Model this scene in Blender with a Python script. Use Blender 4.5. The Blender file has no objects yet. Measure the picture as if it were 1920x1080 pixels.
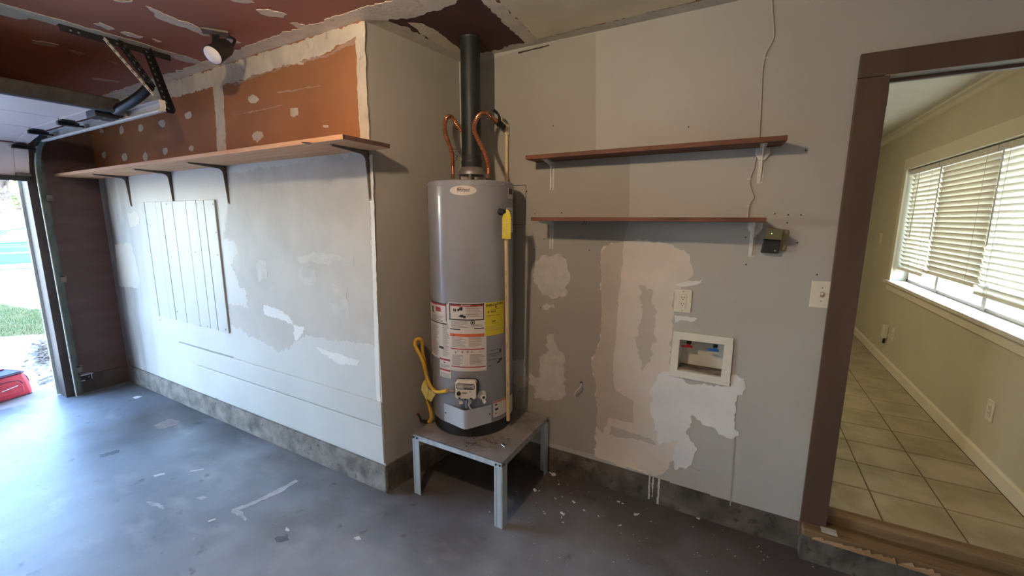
import bpy, bmesh, math, random
from mathutils import Vector, Matrix
from mathutils.geometry import delaunay_2d_cdt
PI = math.pi
random.seed(7)
C = bpy.context.scene.collection
scene = bpy.context.scene

# ------------------------------------------------------------------ camera
F = 779.8                       # focal length in pixels of a 1920 px wide frame
CAM = Vector((0, 0, 1.62))
def cam_axes(p=.165488, y=.506349, r=-.00354):
    cy, sy, cp, sp, cr, sr = math.cos(y), math.sin(y), math.cos(p), math.sin(p), math.cos(r), math.sin(r)
    fwd = Vector((-sy*cp, cy*cp, -sp)); right = Vector((cy, sy, 0)); down = fwd.cross(right)
    return right*cr + down*sr, -right*sr + down*cr, fwd
RT, DN, FW = cam_axes()
cd = bpy.data.cameras.new('camera'); cam = bpy.data.objects.new('camera', cd); C.objects.link(cam)
cd.sensor_width = 36; cd.lens = F/1920*36; cd.clip_start = .02; cd.clip_end = 300
mw = Matrix.Identity(4)
for i in range(3):
    mw[i][0] = RT[i]; mw[i][1] = -DN[i]; mw[i][2] = -FW[i]; mw[i][3] = CAM[i]
cam.matrix_world = mw
scene.camera = cam

# ------------------------------------------------------------------ light
scene.view_settings.view_transform = 'Standard'
scene.view_settings.look = 'None'
scene.view_settings.gamma = 1
scene.view_settings.use_curve_mapping = False
scene.view_settings.exposure = 0.15
SKY = 3.9; SUN = 10; BULB = 1120; KLAMP = 52
w = bpy.data.worlds.new('world'); scene.world = w; w.use_nodes = True
nt = w.node_tree; bg = nt.nodes['Background']
sky = nt.nodes.new('ShaderNodeTexSky'); sky.sky_type = 'NISHITA'; sky.sun_disc = False
sky.sun_elevation = math.radians(50); sky.sun_rotation = math.radians(80); sky.air_density = 1.0; sky.dust_density = .3; sky.ozone_density = 3.0
nt.links.new(sky.outputs[0], bg.inputs[0]); bg.inputs[1].default_value = SKY
sl = bpy.data.lights.new('sun', 'SUN'); sl.energy = SUN; sl.angle = .009; sl.color = (1, .93, .82)
so = bpy.data.objects.new('sun', sl); C.objects.link(so); so.location = (8, 0, 12)
so.rotation_euler = Vector((-math.cos(.87)*.98, math.cos(.87)*.28, -math.sin(.87))).to_track_quat('-Z', 'Y').to_euler()

# ------------------------------------------------------------------ helpers
def ray(u, v): return RT*((u-960)/F) + DN*((v-540)/F) + FW
def P(u, v, ax, val):           # where the line of sight of a photo pixel meets the plane axis = val
    d = ray(u, v); t = (val-CAM[ax])/d[ax]; return CAM + d*t
def wl(o):
    l = Vector((0, 0, 0))
    while o is not None: l = l + o.location; o = o.parent
    return l

class MB:
    def __init__(s): s.v = []; s.f = []
    def add(s, vs, fs):
        n = len(s.v); s.v += [Vector(q) for q in vs]; s.f += [tuple(i+n for i in f) for f in fs]; return s
    def box(s, a, b):
        x0, y0, z0 = a; x1, y1, z1 = b
        return s.add([(x0,y0,z0),(x1,y0,z0),(x1,y1,z0),(x0,y1,z0),(x0,y0,z1),(x1,y0,z1),(x1,y1,z1),(x0,y1,z1)],
                     [(3,2,1,0),(4,5,6,7),(0,1,5,4),(1,2,6,5),(2,3,7,6),(3,0,4,7)])
    def obox(s, c, ax, ay, az):   # centre and three half-extent vectors
        c = Vector(c); ax, ay, az = Vector(ax), Vector(ay), Vector(az)
        return s.add([c+ax*i+ay*j+az*k for k in (-1,1) for (i,j) in ((-1,-1),(1,-1),(1,1),(-1,1))],
                     [(3,2,1,0),(4,5,6,7),(0,1,5,4),(1,2,6,5),(2,3,7,6),(3,0,4,7)])
    def bar(s, a, b, w, h, up=(0,0,1)):
        a, b = Vector(a), Vector(b); d = (b-a).normalized(); up = Vector(up)
        x = d.cross(up)
        if x.length < 1e-4: x = d.cross(Vector((1,0,0)))
        x.normalize(); z = x.cross(d)
        return s.obox((a+b)/2, x*w/2, (b-a)/2, z*h/2)
    def tube(s, pts, r, n=10, cap=True):
        pts = [Vector(p) for p in pts]; m = len(pts)
        rr = r if isinstance(r, (list, tuple)) else [r]*m
        vs = []; prev = None
        for i, p in enumerate(pts):
            d = (pts[min(i+1, m-1)]-pts[max(i-1, 0)]).normalized()
            if prev is None:
                x = d.cross(Vector((0,0,1)))
                if x.length < .01: x = d.cross(Vector((1,0,0)))
            else: x = prev - d*prev.dot(d)
            x.normalize(); prev = x; y = d.cross(x)
            vs += [p+(x*math.cos(2*PI*k/n)+y*math.sin(2*PI*k/n))*rr[i] for k in range(n)]
        fs = [(i*n+k, i*n+(k+1)%n, (i+1)*n+(k+1)%n, (i+1)*n+k) for i in range(m-1) for k in range(n)]
        if cap: fs += [tuple(range(n-1, -1, -1)), tuple((m-1)*n+k for k in range(n))]
        return s.add(vs, fs)
    def lathe(s, c, prof, n=48, ax=(0,0,1)):   # profile of (radius, height along ax)
        c = Vector(c); z = Vector(ax).normalized(); x = z.orthogonal().normalized(); y = z.cross(x)
        if abs(z.z) > .999: x, y = Vector((1,0,0)), Vector((0,1,0))
        vs = []; m = len(prof)
        for r, h in prof:
            vs += [c+z*h+(x*math.cos(2*PI*k/n)+y*math.sin(2*PI*k/n))*max(r, 1e-4) for k in range(n)]
        fs = [(i*n+k, i*n+(k+1)%n, (i+1)*n+(k+1)%n, (i+1)*n+k) for i in range(m-1) for k in range(n)]
        fs += [tuple(range(n-1, -1, -1)), tuple((m-1)*n+k for k in range(n))]
        return s.add(vs, fs)
    def prism(s, poly, off):
        poly = [Vector(p) for p in poly]; off = Vector(off); n = len(poly)
        fs = [tuple(range(n)), tuple(n+k for k in range(n-1, -1, -1))] + [(k, n+k, n+(k+1)%n, (k+1)%n) for k in range(n)]
        return s.add(poly+[p+off for p in poly], fs)
    def strip(s, pts, z0, z1, th=.002):        # a bent sheet: plan polyline, vertical from z0 to z1
        pts = [Vector((p[0], p[1], 0)) for p in pts]; m = len(pts); vs = []
        for i, p in enumerate(pts):
            d = (pts[min(i+1, m-1)]-pts[max(i-1, 0)]).normalized(); nn = Vector((d.y, -d.x, 0))*th/2
            for q in (p-nn, p+nn):
                vs += [Vector((q.x, q.y, z0)), Vector((q.x, q.y, z1))]
        fs = []
        for i in range(m-1):
            a, b = i*4, i*4+4
            fs += [(a, b, b+1, a+1), (a+2, a+3, b+3, b+2), (a+1, b+1, b+3, a+3), (a, a+2, b+2, b)]
        fs += [(0, 1, 3, 2), (4*m-4, 4*m-2, 4*m-1, 4*m-3)]
        return s.add(vs, fs)
    def build(s, name, m, parent=None, smooth=False, bevel=0, loc=None, seg=2):
        me = bpy.data.meshes.new(name); o = bpy.data.objects.new(name, me); C.objects.link(o)
        if parent is not None:
            o.parent = parent; L = wl(parent)
        else:
            if loc is None:
                lo = [min(q[i] for q in s.v) for i in range(3)]; hi = [max(q[i] for q in s.v) for i in range(3)]
                loc = ((lo[0]+hi[0])/2, (lo[1]+hi[1])/2, lo[2])
            o.location = loc; L = Vector(loc)
        me.from_pydata([q-L for q in s.v], [], s.f); me.materials.append(m)
        bm = bmesh.new(); bm.from_mesh(me)
        bmesh.ops.recalc_face_normals(bm, faces=bm.faces)
        if smooth:
            for f in bm.faces: f.smooth = True
            for e in bm.edges:
                if len(e.link_faces) == 2 and e.calc_face_angle(0) > .7: e.smooth = False
        bm.to_mesh(me); bm.free(); me.update()
        if name == 'fine_print': o['kind'] = 'stuff'
        if bevel:
            b = o.modifiers.new('bevel', 'BEVEL'); b.width = bevel; b.segments = seg; b.limit_method = 'ANGLE'
        return o

def thing(name, label, cat, loc=(0,0,0), group=None):
    o = bpy.data.objects.new(name, None); C.objects.link(o); o.location = loc; o.empty_display_size = .1
    return tag(o, label, cat, group)
def tag(o, label, cat=None, group=None, kind=None):
    if label: o['label'] = label
    if cat: o['category'] = cat
    if group: o['group'] = group
    if kind: o['kind'] = kind
    return o
def struct(o, label=None):
    o['kind'] = 'structure'
    if label: o['label'] = label
    o['category'] = o.name.split('_')[0].split('.')[0]
    return o
def smooth_path(pts, n=8):        # Catmull-Rom through the points
    pts = [Vector(p) for p in pts]; q = [pts[0]*2-pts[1]]+pts+[pts[-1]*2-pts[-2]]; out = []
    for i in range(1, len(q)-2):
        a, b, c, d = q[i-1:i+3]
        for k in range(n):
            t = k/n
            out.append(.5*((2*b)+(c-a)*t+(2*a-5*b+4*c-d)*t*t+(3*b-a-3*c+d)*t**3))
    out.append(pts[-1]); return out
def resample(pts, step):
    out = [pts[0]]; acc = 0
    for a, b in zip(pts, pts[1:]):
        L = (b-a).length; t = step-acc
        while t <= L: out.append(a+(b-a)*(t/L)); t += step
        acc = (acc+L) % step if L else acc
    return out

# ------------------------------------------------------------------ materials
def mat(name, col, rough=.6, metal=0, var=.08, scale=6, bump=.0, bscale=120, spec=.4, col2=None, stretch=(1,1,1), detail=4, coat=0, emit=0, lo=.35, hi=.65, distort=0):
    m = bpy.data.materials.new(name); m.use_nodes = True; t = m.node_tree; N = t.nodes; b = N['Principled BSDF']
    b.inputs['Roughness'].default_value = rough; b.inputs['Metallic'].default_value = metal
    b.inputs['Specular IOR Level'].default_value = spec; b.inputs['Coat Weight'].default_value = coat
    tc = N.new('ShaderNodeTexCoord'); mp = N.new('ShaderNodeMapping'); mp.inputs['Scale'].default_value = stretch
    t.links.new(tc.outputs['Object'], mp.inputs[0])
    nz = N.new('ShaderNodeTexNoise'); nz.inputs['Scale'].default_value = scale; nz.inputs['Detail'].default_value = detail
    nz.inputs['Distortion'].default_value = distort
    t.links.new(mp.outputs[0], nz.inputs[0])
    cr = N.new('ShaderNodeValToRGB'); cr.color_ramp.elements[0].position = lo; cr.color_ramp.elements[1].position = hi
    c2 = col2 if col2 else tuple(min(1, c*(1+var)) for c in col)
    c1 = col if col2 else tuple(c*(1-var) for c in col)
    cr.color_ramp.elements[0].color = (*c1, 1); cr.color_ramp.elements[1].color = (*c2, 1)
    t.links.new(nz.outputs[0], cr.inputs[0]); t.links.new(cr.outputs[0], b.inputs['Base Color'])
    if bump:
        n2 = N.new('ShaderNodeTexNoise'); n2.inputs['Scale'].default_value = bscale; n2.inputs['Detail'].default_value = 3
        t.links.new(mp.outputs[0], n2.inputs[0])
        bp = N.new('ShaderNodeBump'); bp.inputs['Strength'].default_value = bump; bp.inputs['Distance'].default_value = .01
        t.links.new(n2.outputs[0], bp.inputs['Height']); t.links.new(bp.outputs[0], b.inputs['Normal'])
    if emit:
        b.inputs['Emission Color'].default_value = (*col, 1); b.inputs['Emission Strength'].default_value = emit
    return m
def mix_over(m, col, scale, lo, hi, amount=1, stretch=(1,1,1), detail=6, distort=0, offset=(0,0,0)):   # another noise-masked colour over a material
    t = m.node_tree; N = t.nodes; b = N['Principled BSDF']; src = b.inputs['Base Color'].links[0].from_socket
    tc = N.new('ShaderNodeTexCoord'); mp = N.new('ShaderNodeMapping'); mp.inputs['Scale'].default_value = stretch; mp.inputs['Location'].default_value = offset
    t.links.new(tc.outputs['Object'], mp.inputs[0])
    nz = N.new('ShaderNodeTexNoise'); nz.inputs['Scale'].default_value = scale; nz.inputs['Detail'].default_value = detail; nz.inputs['Distortion'].default_value = distort
    t.links.new(mp.outputs[0], nz.inputs[0])
    r = N.new('ShaderNodeMapRange'); r.inputs[1].default_value = lo; r.inputs[2].default_value = hi; r.inputs[4].default_value = amount
    t.links.new(nz.outputs[0], r.inputs[0])
    mx = N.new('ShaderNodeMixRGB'); t.links.new(r.outputs[0], mx.inputs[0]); t.links.new(src, mx.inputs[1]); mx.inputs[2].default_value = (*col, 1)
    t.links.new(mx.outputs[0], b.inputs['Base Color']); return m

M = {}
M['white_wall'] = mat('white wall paint', (.49,.485,.465), .55, var=.05, scale=2.2, bump=.12, bscale=60)
mix_over(M['white_wall'], (.46,.44,.41), 1.6, .52, .66, .5, (1,1,.6))
def corner_stain(m, x0, x1, col, amount):      # brown water stains running down the wall near the front corner
    t = m.node_tree; N = t.nodes; b = N['Principled BSDF']; src = b.inputs['Base Color'].links[0].from_socket
    g = N.new('ShaderNodeNewGeometry'); sx = N.new('ShaderNodeSeparateXYZ'); t.links.new(g.outputs['Position'], sx.inputs[0])
    mp = N.new('ShaderNodeMapping'); mp.inputs['Scale'].default_value = (1, 1, .16); t.links.new(g.outputs['Position'], mp.inputs[0])
    nz = N.new('ShaderNodeTexNoise'); nz.inputs['Scale'].default_value = 7; nz.inputs['Detail'].default_value = 5; t.links.new(mp.outputs[0], nz.inputs[0])
    r = N.new('ShaderNodeMapRange'); r.inputs[1].default_value = x0; r.inputs[2].default_value = x1; r.inputs[3].default_value = 0; r.inputs[4].default_value = 1; t.links.new(sx.outputs[0], r.inputs[0])
    r2 = N.new('ShaderNodeMapRange'); r2.inputs[1].default_value = .38; r2.inputs[2].default_value = .62; r2.inputs[3].default_value = .25; r2.inputs[4].default_value = 1; t.links.new(nz.outputs[0], r2.inputs[0])
    k = N.new('ShaderNodeMath'); k.operation = 'MULTIPLY'; t.links.new(r.outputs[0], k.inputs[0]); t.links.new(r2.outputs[0], k.inputs[1])
    k2 = N.new('ShaderNodeMath'); k2.operation = 'MULTIPLY'; k2.inputs[1].default_value = amount; t.links.new(k.outputs[0], k2.inputs[0])
    mx = N.new('ShaderNodeMixRGB'); t.links.new(k2.outputs[0], mx.inputs[0]); t.links.new(src, mx.inputs[1]); mx.inputs[2].default_value = (*col, 1)
    t.links.new(mx.outputs[0], b.inputs['Base Color'])
corner_stain(M['white_wall'], -4.45, -5.2, (.13,.088,.06), .85)
M['skim'] = mat('grey skim coat', (.43,.40,.365), .65, var=.07, scale=3.5, bump=.1, bscale=50)
mix_over(M['skim'], (.49,.475,.45), 2.5, .55, .68, .6, (1,1,.35))
M['greige'] = mat('greige wall paint', (.40,.385,.352), .55, var=.04, scale=2.5, bump=.1, bscale=140)
M['greige_dark'] = mat('darker greige paint', (.325,.302,.265), .55, var=.04, scale=2.5, bump=.1, bscale=140)
M['primer'] = mat('pinkish primer', (.60,.535,.465), .65, var=.06, scale=4, bump=.08, bscale=80)
M['primer_dark'] = mat('darker primer', (.45,.40,.345), .65, var=.06, scale=4, bump=.08, bscale=80)
M['fresh_white'] = mat('fresh white compound', (.66,.65,.63), .7, var=.05, scale=6, bump=.15, bscale=60)
M['thin_white'] = mat('thin smeared compound', (.47,.45,.415), .7, var=.08, scale=14, bump=.12, bscale=60)
M['compound'] = mat('joint compound', (.66,.575,.44), .75, var=.1, scale=9, bump=.2, bscale=50)
mix_over(M['compound'], (.38,.28,.2), 14, .62, .72, .6)
M['hatch_paint'] = mat('hatch paint', (.42,.425,.40), .5, var=.05, scale=4, stretch=(1,1,.3))
M['old_white'] = mat('yellowed white paint', (.53,.49,.42), .6, var=.05, scale=5)
M['compound_pink'] = mat('thin pinkish compound', (.45,.29,.2), .75, var=.1, scale=12, bump=.1, bscale=50)
M['compound_grey'] = mat('grey compound', (.56,.51,.42), .75, var=.1, scale=9, bump=.2, bscale=50)
M['orange_board'] = mat('tan brown gypsum board', (.40,.17,.065), .7, var=.08, scale=3, bump=.04, bscale=200)
mix_over(M['orange_board'], (.25,.1,.05), 1.4, .5, .7, .5)
M['red_board'] = mat('red brown gypsum board', (.36,.148,.092), .7, var=.1, scale=2, bump=.04, bscale=200)
M['maroon_board'] = mat('dark maroon board', (.085,.035,.028), .75, var=.15, scale=5, bump=.05)
M['cream_board'] = mat('cream ceiling board', (.72,.63,.43), .6, var=.07, scale=4, bump=.04)
M['dark_front'] = mat('dark stained front wall', (.125,.078,.072), .7, var=.12, scale=2.5, bump=.1, stretch=(1,1,4))
M['concrete_curb'] = mat('rough curb concrete', (.17,.15,.128), .85, var=.4, scale=9, bump=.7, bscale=45, detail=8)
mix_over(M['concrete_curb'], (.29,.265,.235), 5, .50, .72, .6, (1,1,1.6))
mix_over(M['concrete_curb'], (.06,.052,.045), 26, .62, .70, .6)
M['curb_dark'] = mat('grimy curb concrete', (.085,.072,.058), .85, var=.4, scale=8, bump=.7, bscale=45, detail=8)
mix_over(M['curb_dark'], (.19,.165,.135), 4, .52, .70, .7, (1,1,1.6))
mix_over(M['curb_dark'], (.035,.03,.025), 22, .6, .68, .8)
M['casing'] = mat('dark brown painted trim', (.088,.05,.034), .5, var=.12, scale=3, bump=.06, bscale=90, stretch=(3,3,.6))
M['casing_worn'] = mat('worn brown trim', (.15,.085,.058), .55, var=.15, scale=6, bump=.08, bscale=90)
M['jamb_paint'] = mat('faded jamb paint', (.36,.33,.25), .6, var=.2, scale=12, stretch=(.3,1,1))
M['threshold'] = mat('worn oak threshold', (.13,.08,.038), .5, col2=(.23,.15,.075), scale=5, bump=.15, bscale=60, stretch=(.4,6,3))
M['raw_wood'] = mat('splintered raw wood', (.28,.16,.075), .7, col2=(.46,.29,.16), scale=14, bump=.3, bscale=60, stretch=(.5,4,3))
M['pine'] = mat('pine boards', (.66,.33,.15), .6, col2=(.80,.46,.25), scale=7, bump=.06, bscale=60, stretch=(.25,5,3), distort=.6)
M['pine_end'] = mat('dark end grain', (.09,.05,.04), .7, var=.3, scale=40)
M['redwood'] = mat('reddish brown boards', (.075,.027,.014), .6, col2=(.20,.072,.032), scale=6, bump=.12, bscale=60, stretch=(.6,6,5), distort=.5)
mix_over(M['redwood'], (.05,.02,.014), 5, .6, .7, .8, (1,2,2))
M['white_metal'] = mat('white painted steel', (.62,.59,.53), .45, var=.1, scale=30, bump=.05)
M['bracket_grey'] = mat('grey painted bracket', (.17,.145,.125), .5, .3, var=.2, scale=20)
M['galv'] = mat('galvanised steel', (.50,.57,.60), .38, .55, col2=(.66,.72,.74), scale=22, stretch=(1,1,.25))
M['galv_top'] = mat('dusty galvanised top', (.20,.19,.185), .55, .25, col2=(.33,.32,.31), scale=7, detail=8, bump=.05)
mix_over(M['galv_top'], (.40,.36,.32), 12, .6, .75, .6)
M['galv_worn'] = mat('weathered galvanised leg', (.30,.29,.26), .5, .4, col2=(.45,.44,.41), scale=16, stretch=(1,1,.2))
M['tank'] = mat('grey tank enamel', (.265,.265,.285), .23, 0, var=.03, scale=3, spec=.55, coat=.4)
M['tank_light'] = mat('light grey enamel', (.40,.42,.47), .3, 0, var=.03, scale=3, spec=.5)
M['black'] = mat('black plastic', (.016,.016,.017), .5, var=.3)
M['black_steel'] = mat('black coated steel', (.022,.022,.024), .42, .3, var=.3, scale=14)
M['vent'] = mat('dark vent pipe steel', (.024,.028,.028), .5, .35, var=.35, scale=7, detail=8)
M['hood'] = mat('dull hood metal', (.24,.23,.22), .45, .6, var=.15)
M['copper'] = mat('copper', (.62,.25,.13), .28, .95, var=.12, scale=20)
M['brass'] = mat('dull brass', (.35,.22,.13), .35, .9, var=.1)
M['cpvc'] = mat('cream plastic pipe', (.60,.46,.27), .4, var=.05, scale=10)
M['yellow_hose'] = mat('yellow coated hose', (.56,.33,.03), .38, var=.1, scale=20)
M['yellow_tag'] = mat('yellow plastic tag', (.68,.56,.05), .4, var=.08, scale=20)
M['pale_tag'] = mat('pale yellow paper tag', (.66,.57,.17), .6, var=.15, scale=40, bump=.4, bscale=90)
M['label_white'] = mat('label white', (.58,.53,.49), .4, var=.02)
M['label_grey'] = mat('label printed grey', (.45,.42,.39), .4, var=.05, scale=80)
M['label_yellow'] = mat('label yellow', (.62,.50,.03), .4, var=.03)
M['ink'] = mat('black ink', (.018,.015,.015), .5, var=.1)
M['ink_soft'] = mat('faded ink', (.22,.2,.19), .5, var=.1)
M['ink_red'] = mat('red ink', (.36,.035,.035), .45, var=.08)
M['ink_orange'] = mat('orange red ink', (.55,.12,.04), .45, var=.08)
M['red'] = mat('red handle', (.38,.02,.02), .4)
M['dark_red'] = mat('dark red handle', (.13,.02,.025), .5)
M['blue'] = mat('blue handle', (.02,.12,.42), .4)
M['ivory'] = mat('ivory plastic', (.64,.60,.50), .35, var=.02)
M['ivory_box'] = mat('ivory box plastic', (.64,.61,.52), .45, var=.04, scale=8)
M['grime'] = mat('grime', (.06,.045,.035), .8, col2=(.3,.25,.2), scale=22, detail=8, stretch=(.4,1,1))
M['tan_plastic'] = mat('tan plastic', (.24,.2,.1), .45, var=.05)
M['screw'] = mat('steel screw', (.4,.4,.4), .35, .8)
M['white_cord'] = mat('painted cord', (.46,.43,.38), .5, var=.05)
M['door_white'] = mat('garage door white enamel', (.82,.69,.66), .4, var=.03, scale=2)
M['door_line'] = mat('dark joint', (.05,.045,.045), .7)
M['track'] = mat('zinc track', (.66,.65,.63), .42, .0, var=.08, scale=8)
M['rubber'] = mat('grey rubber seal', (.055,.05,.047), .8, var=.25, scale=16)
M['green_jamb'] = mat('weathered green jamb', (.10,.12,.10), .6, var=.2, scale=8)
M['jamb_out'] = mat('pale outer trim', (.62,.74,.68), .6, var=.05)
M['jamb_brown'] = mat('brown jamb', (.085,.065,.058), .65, var=.25, scale=7, stretch=(1,1,.4))
M['lens'] = mat('frosted lamp lens', (.80,.77,.80), .35, var=.02)

# ------------------------------------------------------------------ setting
YL, YR, XF, ZC = 1.611, 2.29, -5.29, 2.59     # left wall, right wall, front wall, ceiling
KX, KZ = 1.30, .215                           # kitchen window wall, kitchen floor level
ROOM = dict(x1=2.3, y0=-4.0)

def ragged(poly, jag, step=.02, seed=0):
    rnd = random.Random(seed); out = []; n = len(poly)
    for i in range(n):
        a, b = poly[i], poly[(i+1) % n]; d = (b[0]-a[0], b[1]-a[1]); L = math.hypot(*d)
        k = max(1, int(L/step)); nx, ny = (-d[1]/L, d[0]/L) if L else (0, 0); wv = 0
        for j in range(k):
            t = j/k; wv = wv*.55+rnd.uniform(-1, 1)*jag
            ww = wv*min(1, 4*t, 4*(1-t)) if k > 2 else 0
            out.append((a[0]+d[0]*t+nx*ww, a[1]+d[1]*t+ny*ww))
    return out
PATCH_N = [0]
def patch(name, parent, ax, val, sign, poly, m, layer=1, jag=.006, step=.02, world=False, th=.0007):
    """a thin coat of paint, compound or board on the plane axis = val; poly in photo pixels or in plane coordinates"""
    PATCH_N[0] += 1
    i, j = [k for k in range(3) if k != ax]
    pts = [(q[0], q[1]) for q in poly] if world else [(lambda p: (p[i], p[j]))(P(u, v, ax, val)) for u, v in poly]
    pts = ragged(pts, jag*1.25, step*.7, PATCH_N[0])
    n = len(pts); me = bpy.data.meshes.new(name)
    cv, ce, cf = delaunay_2d_cdt([Vector(q) for q in pts], [(k, (k+1) % n) for k in range(n)], [list(range(n))], 1, 1e-6)[:3]
    L = wl(parent) if parent else Vector((0, 0, 0)); vs = []
    for h in (th*layer, -.0002):
        for q in cv:
            c = [0, 0, 0]; c[ax] = val+sign*h; c[i], c[j] = q; vs.append(Vector(c)-L)
    K = len(cv); fs = []; cnt = {}
    for f in cf:
        f = list(f); nv_ = (vs[f[1]]-vs[f[0]]).cross(vs[f[2]]-vs[f[0]])
        if nv_[ax]*sign < 0: f.reverse()
        fs.append(tuple(f))
        for a, b in zip(f, f[1:]+f[:1]): cnt[(a, b)] = 1
    for (a, b) in cnt:
        if (b, a) not in cnt: fs.append((b, a, a+K, b+K))
    me.from_pydata(vs, [], fs); me.materials.append(m)
    o = bpy.data.objects.new(name, me); C.objects.link(o)
    if parent: o.parent = parent
    return o
def blob(u, v, a, b, n=9, seed=1):
    r = random.Random(seed); return [(u+a*math.cos(2*PI*k/n)*r.uniform(.75, 1.2), v+b*math.sin(2*PI*k/n)*r.uniform(.75, 1.2)) for k in range(n)]

# garage floor slab
mf = mat('stained concrete floor', (.18,.205,.23), .40, col2=(.315,.355,.385), scale=1.5, detail=9, bump=.1, bscale=18, spec=.45, lo=.36, hi=.64)
mix_over(mf, (.10,.085,.075), 1.1, .50, .70, .7, offset=(3,1,0))
mix_over(mf, (.42,.43,.44), 3.2, .56, .76, .6, (1,2,1), 9)
mix_over(mf, (.045,.04,.038), 9, .66, .74, .6, detail=8)
mix_over(mf, (.55,.55,.55), 34, .715, .76, .55, detail=5)
def grime_band(m, y, dist, col, amount):      # oily dirt tracked along the foot of the laundry wall
    t = m.node_tree; N = t.nodes; b = N['Principled BSDF']; src = b.inputs['Base Color'].links[0].from_socket
    g = N.new('ShaderNodeNewGeometry'); sx = N.new('ShaderNodeSeparateXYZ'); t.links.new(g.outputs['Position'], sx.inputs[0])
    nz = N.new('ShaderNodeTexNoise'); nz.inputs['Scale'].default_value = 2.6; nz.inputs['Detail'].default_value = 8
    t.links.new(g.outputs['Position'], nz.inputs[0])
    a = N.new('ShaderNodeMath'); a.operation = 'MULTIPLY_ADD'; a.inputs[1].default_value = 1.3; t.links.new(nz.outputs[0], a.inputs[0]); t.links.new(sx.outputs[1], a.inputs[2])
    r = N.new('ShaderNodeMapRange'); r.inputs[1].default_value = y-dist+.65; r.inputs[2].default_value = y+.65; r.inputs[4].default_value = amount; t.links.new(a.outputs[0], r.inputs[0])
    mx = N.new('ShaderNodeMixRGB'); t.links.new(r.outputs[0], mx.inputs[0]); t.links.new(src, mx.inputs[1]); mx.inputs[2].default_value = (*col, 1)
    t.links.new(mx.outputs[0], b.inputs['Base Color'])
grime_band(mf, 2.1, 1.0, (.06,.047,.038), .85)
floor = struct(MB().box((XF-.12, ROOM['y0'], -.2), (ROOM['x1'], 2.42, 0)).build('floor', mf, loc=(0, 0, -.2)), 'worn stained grey concrete garage floor')

# left wall: painted boards below the shelf, bare gypsum board above
wall_left = struct(MB().box((XF, YL, .175), (-1.745, YL+.09, ZC)).build('wall_left', M['white_wall'], loc=(0, 0, 0)), 'white patched garage wall under the long pine shelf, bare brown board above')
for i, (a, b) in enumerate(((-5.29, -3.097), (-3.093, -1.747))):
    MB().box((a, YL-.004, 1.985), (b, YL, ZC)).build('gypsum_panel', M['orange_board'], wall_left)
pw = lambda name, poly, m, layer=1, jag=.006, **k: patch(name, wall_left, 1, YL, -1, poly, m, layer, jag, **k)
po = lambda name, poly, m, layer=1, jag=.006, **k: patch(name, wall_left, 1, YL-.004, -1, poly, m, layer, jag, **k)
z6 = lambda L: [(200+x*.3796, 350+y*.3796) for x, y in L]
z3 = lambda L: [(300+x/3, y/3) for x, y in L]
# joint compound on the bare board
po('tape_band', [(185,196),(230,182),(300,160),(350,144),(420,122),(520,91),(600,65),(667,44),(684,40),(684,52),(668,68),(600,105),(560,117),(500,134),(436,156),(420,160),(395,163),(355,175),(300,190),(240,200)], M['compound'], 2, .006)
po('tape_band', [(436,158),(500,134),(560,117),(620,100),(668,68),(668,80),(640,92),(612,108),(560,120),(500,137),(450,158)], M['compound_pink'], 1, .005)
po('tape_joint', [(399,128),(412,124),(418,160),(421,220),(425,293),(409,297),(405,220),(400,165)], M['compound'], 3, .004)
po('corner_bead', [(668,60),(684,42),(687,150),(693,262),(676,262),(672,200),(669,130)], M['compound'], 3, .003)
dots = [(157,550,14,11),(277,222+0,0,0)]
for k, (u, v, a, b) in enumerate([(475,186,10,8),(552,210,9,10),(483,256,10,11),(611,237,6,3),(354,216,7,8),(304,231,6,7),(264,240,5,7),(228,244,5,9),(191,246,4,4),(359,278,5,6),(310,283,5,7),(273,294,5,9),(234,295,5,8),(195,291,4,7),(564,119,7,3),(450,154,3,3)]):
    po('screw_patch', blob(u, v, a, b, 8, k), M['compound'], 2, .003, step=.012)
po('scuff', [(520,172),(560,166),(600,160),(600,162),(560,169),(520,175)], M['compound_pink'], 1, .003)
po('scuff', [(436,217),(500,203),(535,196),(500,205)], M['compound_pink'], 1, .003)
# skim coat and patches on the painted part
pw('skim_coat', z6([(606,-66),(900,-110),(1290,-170),(1300,100),(1318,560),(1330,790),(1250,770),(1100,760),(1010,735),(930,762),(850,820),(790,780),(740,750),(610,680),(600,580),(655,585),(700,605),(690,520),(650,480),(645,440),(630,415),(612,385),(625,345),(655,335),(640,290),(625,262),(602,262),(576,255),(598,130)]), M['skim'], 1, .012)
pw('plaster_patch', z6([(775,585),(830,598),(905,645),(925,685),(975,690),(960,740),(930,755),(925,690),(880,660),(780,632)]), M['fresh_white'], 2, .008)
pw('plaster_patch', z6([(1030,790),(1250,860),(1240,885),(1150,878),(1060,820)]), M['fresh_white'], 2, .006)
pw('plaster_patch', z6([(940,345),(1050,325),(1220,350),(1220,392),(1050,380),(950,372)]), M['thin_white'], 2, .006)
pw('plaster_patch', z6([(950,400),(1025,410),(1040,470),(980,490),(945,440)]), M['thin_white'], 2, .008)
pw('plaster_patch', z6([(1110,470),(1190,500),(1200,640),(1150,690),(1110,600)]), M['thin_white'], 2, .008)
pw('plaster_patch', z6([(735,355),(790,370),(795,450),(750,470)]), M['thin_white'], 2, .008)
pw('plaster_patch', z6([(40,285),(120,278),(145,360),(165,470),(150,500),(60,490)]), M['old_white'], 1, .006)
pw('plaster_patch', z6([(100,130),(140,118),(166,150),(160,185),(118,200)]), M['old_white'], 1, .009)
pw('corner_bead', [(691,292),(698,290),(703,420),(712,700),(718,858),(712,850),(704,700),(697,420)], M['fresh_white'], 3, .002)
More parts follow.
